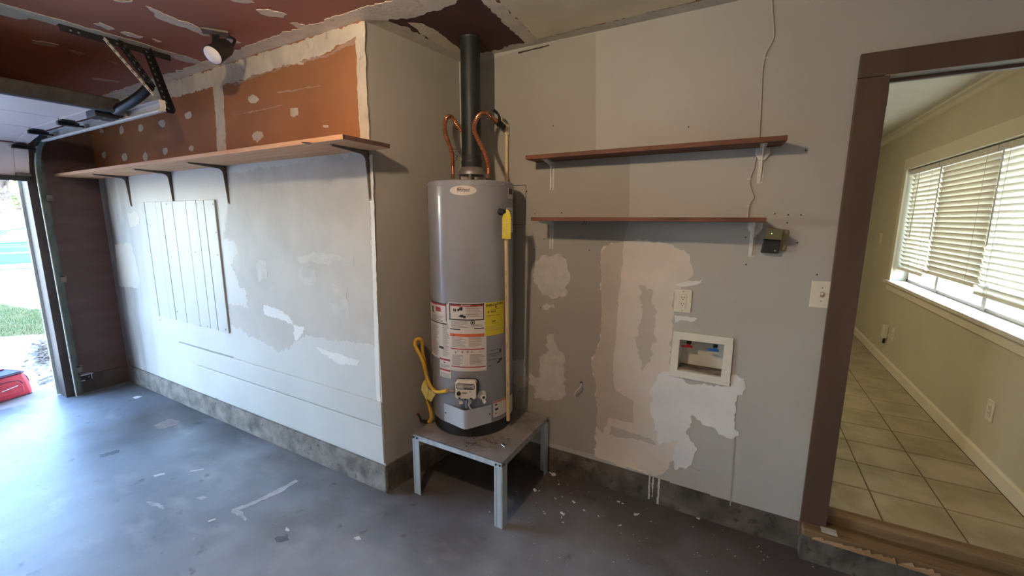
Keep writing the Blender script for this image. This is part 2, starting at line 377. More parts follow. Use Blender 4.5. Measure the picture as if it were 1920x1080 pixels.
# horizontal boards at the foot of the left wall
for a, b, z0, z1 in ((-4.12, -1.747, .427, .574), (-3.85, -1.747, .19, .421)):
    MB().box((a, YL-.009, z0), (b, YL, z1)).build('board', M['white_wall'], wall_left, bevel=.003)
pw('crack', [(336,640),(438,669),(438,671),(336,642)], M['ink_soft'], 3, .001)
pw('chip', [(404,737),(407,732),(409,748),(405,748)], M['ink_soft'], 3, .002, step=.01)
curb_left = struct(MB().box((XF, YL-.012, 0), (-1.735, YL+.09, .172)).build('baseboard_left', M['concrete_curb'], bevel=.008, loc=(0, 0, 0)), 'rough concrete curb under the white left wall')

# return wall of the alcove and the laundry wall
XA, XB = -1.745, -1.655
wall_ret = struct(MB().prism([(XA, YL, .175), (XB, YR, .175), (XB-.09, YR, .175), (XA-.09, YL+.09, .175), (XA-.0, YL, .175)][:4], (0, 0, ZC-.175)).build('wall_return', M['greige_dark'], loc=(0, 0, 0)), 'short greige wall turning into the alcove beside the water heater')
curb_ret = struct(MB().prism([(XA+.008, YL-.01, 0), (XB+.008, YR, 0), (XB-.09, YR, 0), (XA-.09, YL+.08, 0)], (0, 0, .175)).build('baseboard_return', M['curb_dark'], loc=(0, 0, 0)), 'dark concrete curb behind the galvanised stand')
DX0, DX1 = .456, 1.262      # doorway opening
DZ0, DZ1 = KZ, 2.187
hx0, hx1 = P(1275, 640, 1, YR)[0], P(1357, 647, 1, YR)[0]; hz1, hz0 = P(1316, 642, 1, YR)[2], P(1312, 701, 1, YR)[2]
wr = MB()
TW = .12
for a, b in (((XB-.09, YR, .165), (hx0, YR+TW, ZC)), ((hx1, YR, .155), (DX0-.02, YR+TW, ZC)), ((hx0, YR, .16), (hx1, YR+TW, hz0)), ((hx0, YR, hz1), (hx1, YR+TW, ZC)), ((DX0-.02, YR, DZ1+.02), (DX1+.02, YR+TW, ZC)), ((DX1+.02, YR, 0), (ROOM['x1'], YR+TW, ZC))):
    wr.box(a, b)
wall_right = struct(wr.build('wall_right', M['greige'], loc=(0, 0, 0)), 'greige laundry wall with shelves, patches and a doorway')
pr = lambda name, poly, m, layer=1, jag=.006, **k: patch(name, wall_right, 1, YR, -1, poly, m, layer, jag, **k)
z7 = lambda L: [(960+x*.5187, 440+y*.5187) for x, y in L]
# darker greige band on the left part of the laundry wall, stepped right edge
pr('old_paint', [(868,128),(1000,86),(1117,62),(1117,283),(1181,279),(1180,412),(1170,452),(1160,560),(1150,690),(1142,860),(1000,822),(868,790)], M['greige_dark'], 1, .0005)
# primer column
pr('primer', z7([(320,62),(345,40),(420,22),(560,30),(640,70),(650,110),(640,160),(600,200),(585,230),(580,350),(570,480),(600,530),(660,560),(640,650),(625,720),(600,760),(585,800),(560,850),(520,872),(490,868),(440,842),(390,838),(300,800),(310,640),(300,520),(285,470),(300,430),(320,380),(325,260)]), M['primer'], 2, .008)
pr('primer', z7([(320,62),(345,40),(404,24),(397,120),(380,300),(366,480),(372,560),(440,600),(440,680),(350,660),(330,720),(308,700),(310,640),(300,520),(285,470),(300,430),(320,380),(325,260)]), M['primer_dark'], 3, .004)  # darker primer tone, its right edge continuing that of the greige band
pr('primer', z7([(460,180),(510,200),(520,330),(500,460),(470,500),(450,400),(470,300)]), M['primer_dark'], 3, .012)
pr('primer', z7([(360,690),(500,735),(520,760),(350,720)]), M['primer_dark'], 4, .006)
pr('white_patch', z7([(540,500),(570,490),(640,540),(790,548),(800,505),(840,520),(845,555),(815,580),(805,690),(820,725),(780,735),(700,690),(650,650),(630,720),(670,770),(650,830),(590,850),(580,800),(600,740),(530,760),(500,640),(500,560)]), M['fresh_white'], 4, .008)
pr('tan_stain', z7([(375,825),(400,832),(440,822),(455,845),(490,868),(430,845)]), M['compound'], 4, .006)
pr('tan_stain', z7([(582,845),(650,842),(690,850),(700,900),(600,890)]), M['greige'], 3, .006)
for k, L in enumerate(([(80,100),(110,75),(180,70),(200,110),(210,160),(195,220),(140,230),(100,200),(75,150)], [(110,255),(150,250),(155,268),(112,268)], [(130,360),(158,350),(160,400),(190,440),(188,500),(195,580),(130,600),(80,590),(85,560),(62,540),(65,500),(100,520),(98,450),(125,430)], [(0,460),(48,450),(52,550),(20,565),(5,520)])):
    pr('smear', z7(L), M['thin_white'], 2, .01)
pr('smear', z7([(590,180),(640,165),(690,160),(680,175),(640,185)]), M['fresh_white'], 3, .005)
pr('smear', z7([(588,290),(620,295),(670,302),(660,312),(610,308),(590,318)]), M['fresh_white'], 3, .005)
pr('smear', [(1366,706),(1380,702),(1396,715),(1398,726),(1388,730),(1372,726)], M['fresh_white'], 3, .004)
pr('crack', [(1377,820),(1379,820),(1370,948),(1368,948)], M['greige_dark'], 3, .001)
nh = MB()
for u, v in ((1291,238),(1037,236),(1105,469),(1453,401),(1478,403),(1476,418),(1495,455),(1399,496),(1003,401),(1053,399),(1001,468),(1014,577),(1502,403),(1020,448),(1023,486),(1511,282),(1532,515),(1416,425),(1398,445)):
    nh.lathe(P(u, v, 1, YR-.0012), [(.0035, 0), (.0035, .0014)], 8, (0, 1, 0))
tag(nh.build('nail_hole', M['ink'], wall_right), 'small dark nail holes', kind='stuff')
# curb under the laundry wall with paint drips
cr = MB()
cr.prism([(XB-.05, YR+.004, 0), (XB-.05, YR+.004, .168), (-.32, YR+.004, .166), (-.31, YR+.004, .172), (.1, YR+.004, .160), (.16, YR+.004, .152), (.38, YR+.004, .156), (.38, YR+.004, 0)], (0, TW, 0))
cr.box((.36, YR-.06, 0), (DX1+.5, YR+TW, .14))
curb_right = struct(cr.build('baseboard_right', M['curb_dark'], loc=(0, 0, 0)), 'stained concrete curb under the laundry wall')
for x, wd, h in ((-.365, .008, .15), (-.345, .006, .13), (-.315, .010, .165)):
    patch('paint_drip', curb_right, 1, YR+.004, -1, [(x, .168), (x+wd, .168), (x+wd*.9, .168-h*.5), (x+wd*1.2, .168-h), (x, .168-h)], M['thin_white'], 2, .002, .012, True)
# front wall with the garage door opening
OY0, OY1, OZ = -1.3, 1.165, 2.12
wf = MB()
wf.box((XF-.12, OY1+.03, 0), (XF, YL+.09, ZC)).box((XF-.12, OY0, OZ), (XF, OY1+.03, ZC)).box((XF-.12, ROOM['y0'], 0), (XF, OY0, ZC))
wall_front = struct(wf.build('wall_front', M['dark_front'], loc=(0, 0, 0)), 'dark brown stained front wall beside the garage door opening')
MB().box((XF, OY1+.05, 0), (XF+.02, YL, .16)).build('sill_board', M['jamb_brown'], wall_front)
jm = struct(MB().box((XF-.14, OY1-.012, 0), (XF+.03, OY1+.045, OZ)).build('trim_1', M['jamb_brown'], bevel=.003, loc=(0, 0, 0)), 'dark brown jamb of the garage door opening')
MB().box((XF-.165, OY1-.03, 0), (XF-.14, OY1+.05, OZ+.1)).build('outer_trim', M['jamb_out'], jm)
wall_back = struct(MB().box((ROOM['x1'], ROOM['y0'], 0), (ROOM['x1']+.1, YR, ZC)).build('wall_back', M['white_wall'], loc=(0, 0, 0)), 'greige garage wall behind the camera')
wall_near = struct(MB().box((XF-.12, ROOM['y0']-.1, 0), (ROOM['x1']+.1, ROOM['y0'], ZC)).build('wall_near', M['white_wall'], loc=(0, 0, 0)), 'greige garage wall behind the camera, far side')
# ceiling
ceiling = struct(MB().box((XF-.4, ROOM['y0']-.1, ZC), (ROOM['x1']+.1, YR+TW, ZC+.12)).build('ceiling', M['red_board'], loc=(0, 0, ZC)), 'red brown gypsum board garage ceiling with compound joints')
pc = lambda name, poly, m, layer=1, jag=.006, **k: patch(name, ceiling, 2, ZC, -1, poly, m, layer, jag, **k)
pcw = lambda name, poly, m, layer=1, jag=.006, **k: patch(name, ceiling, 2, ZC, -1, poly, m, layer, jag, world=True, **k)
pcw('board_panel', [(-1.645, 1.655), (-1.06, 1.66), (-1.09, 2.235), (-1.53, 2.235)], M['maroon_board'], 2, .012)
pcw('board_panel', [(-1.045, 1.62), (-.28, 1.62), (-.28, 2.20), (-1.08, 2.22)], M['cream_board'], 3, .004)
pcw('board_panel', [(-.26, 1.5), (.9, 1.5), (.9, 2.19), (-.27, 2.19)], M['maroon_board'], 2, .01)
pcw('tape_band', [(-5.2, YL-.085), (-4, YL-.10), (-3.2, YL-.085), (-2.4, YL-.10), (-1.74, YL-.09), (-1.0, YL-.06), (-.3, YL-.05), (-.3, YL+.02), (-1.05, YL+.07), (-1.5, YL+.10), (-1.74, YL+.02), (-1.745, YL), (-5.2, YL)], M['compound'], 4, .008)
pcw('tape_band', [(-1.76, 1.625), (-1.60, 1.63), (-1.49, 2.17), (-1.42, 2.225), (-.3, 2.21), (.5, 2.20), (.5, 2.295), (-1.67, 2.295)], M['compound_grey'], 1, .008)
pcw('tape_band', [(-1.12, 1.6), (-1.05, 1.6), (-1.08, 2.25), (-1.16, 2.25)], M['compound'], 4, .006)
pc('compound_flake', [(765,42),(790,43),(812,53),(838,72),(862,92),(866,100),(845,95),(815,78),(790,63)], M['compound'], 3, .004)
pcw('tape_band', [(-3.24, -1.3), (-3.14, -1.3), (-3.12, .3), (-3.08, .75), (-3.06, 1.2), (-3.09, YL), (-3.17, YL), (-3.15, 1.1), (-3.18, .8), (-3.25, .78)], M['compound_grey'], 3, .008)
for k, L in enumerate(([(273,11),(283,14),(330,35),(362,45),(388,60),(394,68),(380,66),(350,52),(320,44),(290,30)], [(480,18),(500,17),(538,27),(532,33),(510,31),(490,26)], [(543,43),(556,42),(583,50),(578,57),(560,54)], [(424,71),(440,74),(452,80),(440,81),(425,76)], [(420,-6),(470,-4),(477,5),(440,3)], [(213,0),(249,0),(247,3),(232,4),(216,2)],
                        [(175,44),(186,41),(215,54),(205,57)], [(225,60),(240,60),(268,69),(262,72),(240,68)], [(285,72),(303,78),(295,79)], [(172,145),(222,152),(222,155),(175,149)], [(195,110),(222,118),(218,121)], [(287,130),(297,131),(296,137),(288,136)], [(60,75),(110,83),(106,88),(62,81)], [(125,92),(160,100),(150,104)])):
    pc('compound_patch', L, M['compound'] if k not in (9,10,12,13) else M['compound_pink'], 3, .006)
gap = [(972,98),(1030,84),(1030,86),(972,101)]
pr('crack', gap, M['ink'], 4, .001)
# roof over the house
roof_m = mat('roof shingles', (.12,.1,.09), .9)
struct(MB().box((XF-.55, ROOM['y0']-.5, ZC+.13), (1.75, 8.2, ZC+.32)).build('trim_2', roof_m, loc=(0, 0, ZC+.13)), 'roof slab over garage and kitchen')

# ------------------------------------------------------------------ doorway and kitchen
door = thing('door_1', 'open doorway to the kitchen framed in dark brown casing', 'doorway', (.9, YR, 0)); door['kind'] = 'structure'
CY = YR-.02
MB().box((DX0-.104, CY, .15), (DX0-.002, YR, DZ1)).build('side_casing', M['casing'], door, bevel=.002)
MB().box((DX0-.106, CY-.003, .09), (DX0-.001, YR, .172)).build('plinth_block', M['casing_worn'], door, bevel=.003)
MB().box((DX0-.104, CY, DZ1+.002), (DX1+.104, YR, DZ1+.094)).build('head_casing', M['casing'], door, bevel=.002)
MB().box((DX1+.002, CY, .15), (DX1+.104, YR, DZ1)).build('side_casing', M['casing'], door, bevel=.002)
MB().box((DX0-.02, YR, .15), (DX0, YR+TW, DZ1+.02)).build('side_jamb', M['jamb_paint'], door)
MB().box((DX1, YR, .15), (DX1+.02, YR+TW, DZ1+.02)).build('side_jamb', M['jamb_paint'], door)
MB().box((DX0-.02, YR-.018, DZ1), (DX1+.02, YR+TW, DZ1+.02)).build('head_jamb', M['jamb_paint'], door)
MB().box((DX0, YR+.045, DZ1-.012), (DX1, YR+.06, DZ1)).build('door_stop', M['casing'], door)
hp = P(1672, 184, 1, YR+.05)
MB().box((DX0-.001, YR+.03, hp[2]-.035), (DX0+.009, YR+.065, hp[2]+.035)).build('hinge_leaf', M['tan_plastic'], door, bevel=.001)
th = MB().box((.36, YR-.075, .135), (DX1+.1, YR+.035, .172)).build('threshold', M['threshold'], door, bevel=.006)
MB().box((DX0-.01, YR+.03, .15), (DX1+.01, YR+.10, .222)).build('threshold_strip', M['threshold'], door, bevel=.008)
rs = MB(); rnd = random.Random(3)
for k in range(26):
    x = .40+k*.034+rnd.uniform(-.008, .008); ln = rnd.uniform(.03, .075)
    rs.prism([(x, YR-.077, .132), (x+ln, YR-.078, .130), (x+ln*.7, YR-.079, .150+rnd.uniform(0, .014)), (x+ln*.2, YR-.078, .146)], (0, .01, 0))
tag(rs.build('splintered_edge', M['raw_wood'], door), 'splintered raw wood edge', kind='stuff')
MB().obox((.462, YR-.04, .1735), (.03, 0, 0), (0, .022, 0), (0, 0, .001)).build('paint_spot', M['thin_white'], door)

# kitchen shell
M['k_wall'] = mat('olive cream kitchen paint', (.51,.47,.345), .6, var=.03, scale=3, bump=.08, bscale=150)
M['k_trim'] = mat('cream trim paint', (.66,.61,.47), .45, var=.03, scale=4)
M['k_ceil'] = mat('kitchen ceiling paint', (.60,.54,.42), .7, var=.03)
M['tile'] = mat('beige stone floor tile', (.27,.235,.155), .34, col2=(.39,.345,.24), scale=5, detail=8, bump=.04, bscale=40, spec=.45, lo=.38, hi=.62)
M['grout'] = mat('brown grout', (.12,.09,.05), .85, var=.15, scale=40)
KX0, KY0, KY1, KC = -2.6, YR+TW, 7.4, 2.51
kf = struct(MB().box((KX0, KY0-.05, .05), (KX, KY1, KZ-.004)).build('floor_kitchen', M['grout'], loc=(0, 0, .05)), 'kitchen floor of square beige tiles with brown grout')
tp = .293; gt = .007
tx = [.685-tp*k for k in range(0, 4)]
xe = sorted([.685-tp*k for k in range(1, 4)]+[.685, .978, KX-.013])
ye = [KY0-.04]+[2.652+tp*k for k in range(0, 16)]+[KY1]
tile_cache = {}
for a, b in zip(xe, xe[1:]):
    for c, d in zip(ye, ye[1:]):
        key = (round(b-a, 3), round(d-c, 3))
        if key in tile_cache:
            o = tile_cache[key].copy(); C.objects.link(o); o.parent = kf; o.location = Vector(((a+b)/2, (c+d)/2, KZ-.004))-wl(kf)
        else:
            hw, hd = (b-a-gt)/2, (d-c-gt)/2; bv = .003
            me = bpy.data.meshes.new('tile'); vs = [(-hw,-hd,-.006),(hw,-hd,-.006),(hw,hd,-.006),(-hw,hd,-.006),(-hw,-hd,.002),(hw,-hd,.002),(hw,hd,.002),(-hw,hd,.002),(-hw+bv,-hd+bv,.004),(hw-bv,-hd+bv,.004),(hw-bv,hd-bv,.004),(-hw+bv,hd-bv,.004)]
            me.from_pydata(vs, [], [(0,1,5,4),(1,2,6,5),(2,3,7,6),(3,0,4,7),(4,5,9,8),(5,6,10,9),(6,7,11,10),(7,4,8,11),(8,9,10,11)]); me.materials.append(M['tile'])
            o = bpy.data.objects.new('tile', me); C.objects.link(o); o.parent = kf; o.location = Vector(((a+b)/2, (c+d)/2, KZ-.004))-wl(kf); tile_cache[key] = o
# tiles vary through their world position
t = M['tile'].node_tree; N = t.nodes; g = N.new('ShaderNodeNewGeometry')
for l in list(t.links):
    if l.from_node.type == 'TEX_COORD': t.links.new(g.outputs['Position'], l.to_socket)

wsc = lambda u, v: P(u, v, 0, KX)
WY1, WZT = wsc(1702, 318)[1], wsc(1716, 312)[2]      # opening of the kitchen window
WZB = wsc(1760, 566)[2]; WY0 = 2.75
WZT = 2.085; WZB = 1.03; WY1 = 5.34
kw = MB(); KW = .14
kw.box((KX, KY0, 0), (KX+KW, WY0, KC)).box((KX, WY1, 0), (KX+KW, KY1+.1, KC)).box((KX, WY0, 0), (KX+KW, WY1, WZB)).box((KX, WY0, WZT), (KX+KW, WY1, KC))
struct(kw.build('wall_kitchen', M['k_wall'], loc=(0, 0, 0)), 'olive cream kitchen wall with the window and blinds')
struct(MB().box((KX0, KY1, 0), (KX, KY1+.1, KC)).build('wall_kitchen_end', M['k_wall'], loc=(0, 0, 0)), 'far end wall of the kitchen')
struct(MB().box((KX0-.1, KY0, 0), (KX0, KY1+.1, KC)).build('wall_kitchen_side', M['k_wall'], loc=(0, 0, 0)), 'kitchen wall opposite the window')
struct(MB().box((KX0-.1, KY0, KC), (KX+KW, KY1+.1, KC+.1)).build('ceiling_kitchen', M['k_ceil'], loc=(0, 0, KC)), 'pale kitchen ceiling')
struct(MB().prism([(KX, KY0, KZ), (KX-.013, KY0, KZ), (KX-.013, KY0, KZ+.078), (KX-.006, KY0, KZ+.09), (KX, KY0, KZ+.09)], (0, KY1-KY0, 0)).build('baseboard_kitchen', M['k_trim'], loc=(KX, KY0, KZ)), 'cream baseboard along the tiled kitchen floor')
struct(MB().prism([(KX, KY0, KC), (KX-.055, KY0, KC), (KX-.05, KY0, KC-.012), (KX-.026, KY0, KC-.02), (KX-.012, KY0, KC-.045), (KX, KY0, KC-.055)], (0, KY1-KY0, 0)).build('trim_3', M['k_trim'], loc=(KX, KY0, KC)), 'cream crown moulding above the kitchen window')

win = thing('window_1', 'wide kitchen window with cream casing behind white blinds', 'window', (KX, (WY0+WY1)/2, WZB)); win['kind'] = 'structure'
cw = .085
MB().box((KX-.018, WY0-.1, WZT), (KX, WY1+cw, WZT+cw+.02)).build('head_casing', M['k_trim'], win, bevel=.003)
MB().box((KX-.018, WY1, WZB-.02), (KX, WY1+cw, WZT)).build('side_casing', M['k_trim'], win, bevel=.003)
MB().box((KX-.018, WY0-cw, WZB-.02), (KX, WY0, WZT)).build('side_casing', M['k_trim'], win, bevel=.003)
M['sill'] = mat('cream stone sill', (.62,.57,.46), .3, col2=(.70,.66,.56), scale=14, detail=8)
MB().box((KX-.045, WY0-cw-.03, WZB-.025), (KX+KW-.036, WY1+cw+.03, WZB+.004)).build('sill', M['sill'], win, bevel=.005)
MB().box((KX-.016, WY0-cw, WZB-.095), (KX, WY1+cw, WZB-.025)).build('apron', M['k_trim'], win, bevel=.003)
M['alu'] = mat('window aluminium', (.42,.40,.36), .4, .5, var=.05)
gx0, gx1 = KX+KW-.035, KX+KW-.005
mull = [P(1754, 548, 0, gx0)[1], P(1842, 592, 0, gx0)[1]]
fr = MB().box((gx0, WY0, WZB), (gx1, WY1, WZB+.028)).box((gx0, WY0, WZT-.04), (gx1, WY1, WZT)).box((gx0, WY0, WZB), (gx1, WY0+.04, WZT)).box((gx0, WY1-.04, WZB), (gx1, WY1, WZT))
fr.build('frame', M['alu'], win)
for y in mull: MB().box((gx0-.006, y-.025, WZB), (gx1, y+.025, WZT)).build('mullion', M['alu'], win)
gm = bpy.data.materials.new('window glass'); gm.use_nodes = True; t = gm.node_tree; N = t.nodes; N.remove(N['Principled BSDF'])
tr = N.new('ShaderNodeBsdfTransparent'); tr.inputs[0].default_value = (.93, .95, .94, 1); gl = N.new('ShaderNodeBsdfGlossy'); gl.inputs['Roughness'].default_value = .02
mx = N.new('ShaderNodeMixShader'); mx.inputs[0].default_value = .08; t.links.new(tr.outputs[0], mx.inputs[1]); t.links.new(gl.outputs[0], mx.inputs[2]); t.links.new(mx.outputs[0], N['Material Output'].inputs[0])
ys = [WY0+.04]+sorted(mull)+[WY1-.04]
for a, b in zip(ys, ys[1:]): MB().box((gx0+.014, a, WZB+.04), (gx0+.018, b, WZT-.03)).build('pane', gm, win)

M['blind'] = mat('ivory blind slat', (.70,.66,.55), .5, var=.02)
t = M['blind'].node_tree; N = t.nodes; tl = N.new('ShaderNodeBsdfTranslucent'); tl.inputs[0].default_value = (.75, .70, .56, 1); mx = N.new('ShaderNodeMixShader'); mx.inputs[0].default_value = .22
t.links.new(N['Principled BSDF'].outputs[0], mx.inputs[1]); t.links.new(tl.outputs[0], mx.inputs[2]); t.links.new(mx.outputs[0], N['Material Output'].inputs[0])
bx = KX+.045
bb = [WY1-.012, P(1750, 430, 0, bx)[1], P(1856, 430, 0, bx)[1], WY0+.03]
labs = ['white horizontal blind with open slats at the far end of the kitchen window', 'white horizontal blind with closed slats in the middle of the kitchen window', 'white horizontal blind with open slats at the near end of the kitchen window']
for k, tilt in enumerate((.92, 1.15, .78)):
    y1, y0 = bb[k]-.006, bb[k+1]+.006
    bl = thing('window_blind', labs[k], 'blind', (bx, (y0+y1)/2, WZB+.06), 'kitchen window blinds')
    MB().box((bx-.03, y0, WZT-.05), (bx+.03, y1, WZT-.006)).build('head_rail', M['white_metal'], bl, bevel=.003)
    n = 22 if k != 1 else 21; pitch = (WZT-.075-(WZB+.165))/(22-1); me = None
    for i in range(n):
        z = WZT-.075-i*pitch; cz, sz = math.cos(tilt), math.sin(tilt); hw = .025
        if me is None:
            s = MB(); pr_ = [(-hw, 0), (-hw*.5, .0025), (0, .0035), (hw*.5, .0025), (hw, 0), (hw, -.0022), (0, .0012), (-hw, -.0022)]
            s.prism([(bx+p*cz-q*sz, y0, z-p*sz*-1*-1+q*cz) for p, q in pr_], (0, y1-y0, 0))
            me = s.build('slat', M['blind'], bl)
        else:
            o = me.copy(); C.objects.link(o); o.parent = bl; o.location = me.location+Vector((random.uniform(-.001, .001), 0, -i*pitch)); o.rotation_euler = (0, 0, 0)
    zb = WZT-.075-n*pitch
    MB().box((bx-.026, y0, zb-.006), (bx+.026, y1, zb+.014)).build('bottom_rail', M['blind'], bl, bevel=.004)
    for f in (.14, .86) if k else (.2, .8):
        yy = y0+(y1-y0)*f
        for dx in (-.027, .027): MB().tube([(bx+dx, yy, WZT-.05), (bx+dx, yy, zb)], .0012, 5).build('ladder_cord', M['white_cord'], bl)
    MB().tube([(bx-.04, y1-(y1-y0)*(.42 if k == 0 else .1), WZT-.04), (bx-.045, y1-(y1-y0)*(.43 if k == 0 else .12), WZT-.62)], .004, 6).build('tilt_wand', M['white_cord'], bl)

def plate(name, label, cat, c, nrm, tan, w, h, m, d=.006):
    t = thing(name, label, cat, c); n, a = Vector(nrm), Vector(tan)
    MB().obox(Vector(c)+n*d/2, a*w/2, n*d/2, Vector((0,0,h/2))).build('cover_plate', m, t, bevel=.002)
    return t, n, a
def duplex(t, c, n, a, d=.006, m=None):
    c = Vector(c)
    b = MB().obox(c+n*(d+.0012), a*.0165, n*.0014, Vector((0,0,.034))).build('receptacle', m or M['ivory'], t, bevel=.001)
    s = MB()
    for dz in (.019, -.014):
        for dx, hh in ((-.0065, .005), (.0065, .004)): s.obox(c+n*(d+.0028)+a*dx+Vector((0,0,dz)), a*.0013, n*.0004, Vector((0,0,hh)))
        s.lathe(c+n*(d+.0024)+Vector((0,0,dz-.011)), [(.0026, 0), (.0026, .0008)], 8, n)
    s.build('slots', M['ink'], b)
k1 = wsc(1858, 770); t, n, a = plate('wall_outlet', 'cream wall outlet low on the kitchen wall near the doorway', 'outlet', k1, (-1,0,0), (0,1,0), .075, .118, M['ivory']); duplex(t, k1, n, a)
k1 = wsc(1675, 628); t, n, a = plate('wall_outlet', 'cream wall outlet far down the kitchen wall beside the plug-in', 'outlet', k1, (-1,0,0), (0,1,0), .075, .118, M['ivory']); duplex(t, k1, n, a)
k1 = wsc(1664, 622); t = thing('plug_in_device', 'slim white plug-in adapter with a dark prong on the far kitchen wall', 'adapter', k1)
MB().obox(k1+Vector((-.02, 0, 0)), (.02,0,0), (0,.03,0), (0,0,.065)).build('body', M['ivory'], t, bevel=.006)
MB().obox(k1+Vector((-.016, .012, -.09)), (.008,0,0), (0,.008,0), (0,0,.03)).build('prong', M['black'], t)
k1 = wsc(1652, 447); t, n, a = plate('light_switch', 'cream light switch on the kitchen wall far past the window', 'switch', k1, (-1,0,0), (0,1,0), .075, .118, M['ivory'])
MB().obox(k1+n*.01, a*.004, n*.006, Vector((0,0,.011))).build('toggle', M['ivory'], t)

# kitchen ceiling lamp (out of the frame, lights the room)
kl = thing('ceiling_lamp', 'round warm ceiling lamp in the kitchen', 'lamp', (-.7, 4.3, KC))
MB().lathe((-.7, 4.3, KC-.025), [(.17, 0), (.17, .025)], 32).build('canopy', M['white_metal'], kl)
ml = mat('lamp dome glow', (1, .80, .48), .4, emit=KLAMP/ (4*.13))
MB().lathe((-.7, 4.3, KC-.10), [(.03, 0), (.09, .012), (.14, .04), (.16, .075)], 32).build('dome', ml, kl, smooth=True)

# yard outside the kitchen window
gy = mat('dry yard ground', (.20,.18,.14), .9, var=.2, scale=3)
struct(MB().box((KX+KW+.02, -4.5, -.3), (12, 14, -.1)).build('trim_4', gy, loc=(5, 4, -.3)), 'dry ground outside the kitchen window')
M['fence'] = mat('weathered fence boards', (.36,.31,.26), .8, var=.2, scale=5, stretch=(3,3,.5))
fe = thing('yard_fence', 'weathered board fence outside the kitchen window', 'fence', (7.6, 4.5, -.1)); me = None
for i in range(56):
    if me is None: me = MB().box((7.6, .3, -.1), (7.62, .435, 1.05)).build('fence_board', M['fence'], fe)
    else:
        o = me.copy(); C.objects.link(o); o.parent = fe; o.location = me.location+Vector((random.uniform(-.004, .004), i*.147, random.uniform(-.02, .02)))
for z in (.1, .8): MB().box((7.62, .2, z), (7.66, 8.6, z+.09)).build('fence_rail', M['fence'], fe)

# ------------------------------------------------------------------ stand
sx0, sx1, sy0, sy1, sz = -1.598, -.992, 1.692, 2.265, .38
st = thing('appliance_stand', 'galvanised steel stand with angle legs carrying the water heater', 'stand', ((sx0+sx1)/2, (sy0+sy1)/2, 0))
MB().box((sx0, sy0, sz-.004), (sx1, sy1, sz)).build('top_sheet', M['galv_top'], st)
for (a, b, m) in (((sx0, sy0, sz-.034), (sx1, sy0+.003, sz-.0005), 'galv'), ((sx0, sy1-.003, sz-.034), (sx1, sy1, sz-.0005), 'galv'), ((sx0, sy0, sz-.034), (sx0+.003, sy1, sz-.0005), 'galv'), ((sx1-.003, sy0, sz-.034), (sx1, sy1, sz-.0005), 'galv_worn')):
    MB().box(a, b).build('rim', M[m], st)
fl = .048
for cx, sxn in ((sx0, 1), (sx1, -1)):
    for cy, syn in ((sy0, 1), (sy1, -1)):
        e = .002
        X = lambda q: cx+sxn*q
        Y = lambda q: cy+syn*q
        b = MB()
        prof = [(-e, -e), (fl, -e), (fl, .001), (.0015, .001), (.0015, fl), (-e, fl)]
        b.prism([(X(p), Y(q), 0) for p, q in prof], (0, 0, sz-.03))
        b.prism([(X(p), Y(q), 0) for p, q in ((.004, -e-.0015), (.012, -e-.0015), (.012, -e), (.004, -e))], (0, 0, sz-.034))
        b.prism([(X(p), Y(q), 0) for p, q in ((fl-.012, -e-.0015), (fl-.004, -e-.0015), (fl-.004, -e), (fl-.012, -e))], (0, 0, sz-.034))
        lg = b.build('leg', M['galv'], st)
        for q in (.012, .036):
            MB().lathe((X(q), cy-.0035*1 if cy == sy0 else cy+.0035, sz-.017), [(.0055, 0), (.0055, .004)], 6, (0, 1 if cy != sy0 else -1, 0)).build('bolt', M['black_steel'], lg)
        if cx == sx1:
            MB().lathe((sx1+.001, Y(.014), sz-.017), [(.0055, 0), (.0055, .005)], 6, (1, 0, 0)).build('bolt', M['black_steel'], lg)

# ------------------------------------------------------------------ water heater
HC = Vector((-1.402, 2.032, 0)); HR = .247; HT = 1.818
def cyl(u, v, r=HR):                 # where a photo pixel's line of sight meets the tank: angle and height
    d = ray(u, v); a = d.x*d.x+d.y*d.y; ox, oy = CAM.x-HC.x, CAM.y-HC.y
    b = d.x*ox+d.y*oy; c = ox*ox+oy*oy-r*r; D = b*b-a*c
    t = (-b-math.sqrt(max(D, 0)))/a; p = CAM+d*t
    return math.atan2(p.y-HC.y, p.x-HC.x), p.z
def cpt(th, z, r): return Vector((HC.x+r*math.cos(th), HC.y+r*math.sin(th), z))
wh = thing('water_heater', 'tall grey gas water heater with warning labels on a steel stand', 'water heater', (HC.x, HC.y, sz))
zj = .455
MB().lathe(HC, [(.236, sz), (.240, sz+.004), (.240, zj+.01)], 72).build('base_ring', M['black'], wh, smooth=True)
MB().lathe(HC, [(.235, zj+.003), (HR-.002, zj), (HR, zj+.004), (HR, HT-.028), (HR-.002, HT-.026)], 96).build('jacket', M['tank'], wh, smooth=True)
MB().lathe(HC, [(HR-.004, HT-.030), (HR+.0015, HT-.0285), (HR+.0015, HT-.006), (HR-.004, HT), (0, HT+.004)], 96).build('lid', M['tank'], wh, smooth=True)
rv = MB()
for k in range(12):
    th_ = k*PI/6+.35; nn = Vector((math.cos(th_), math.sin(th_), 0)); rv.lathe(cpt(th_, HT-.016, HR+.001), [(.005, 0), (.004, .002), (.001, .003)], 10, nn)
tag(rv.build('lid_screw', M['screw'], wh), 'lid screws', kind='stuff')

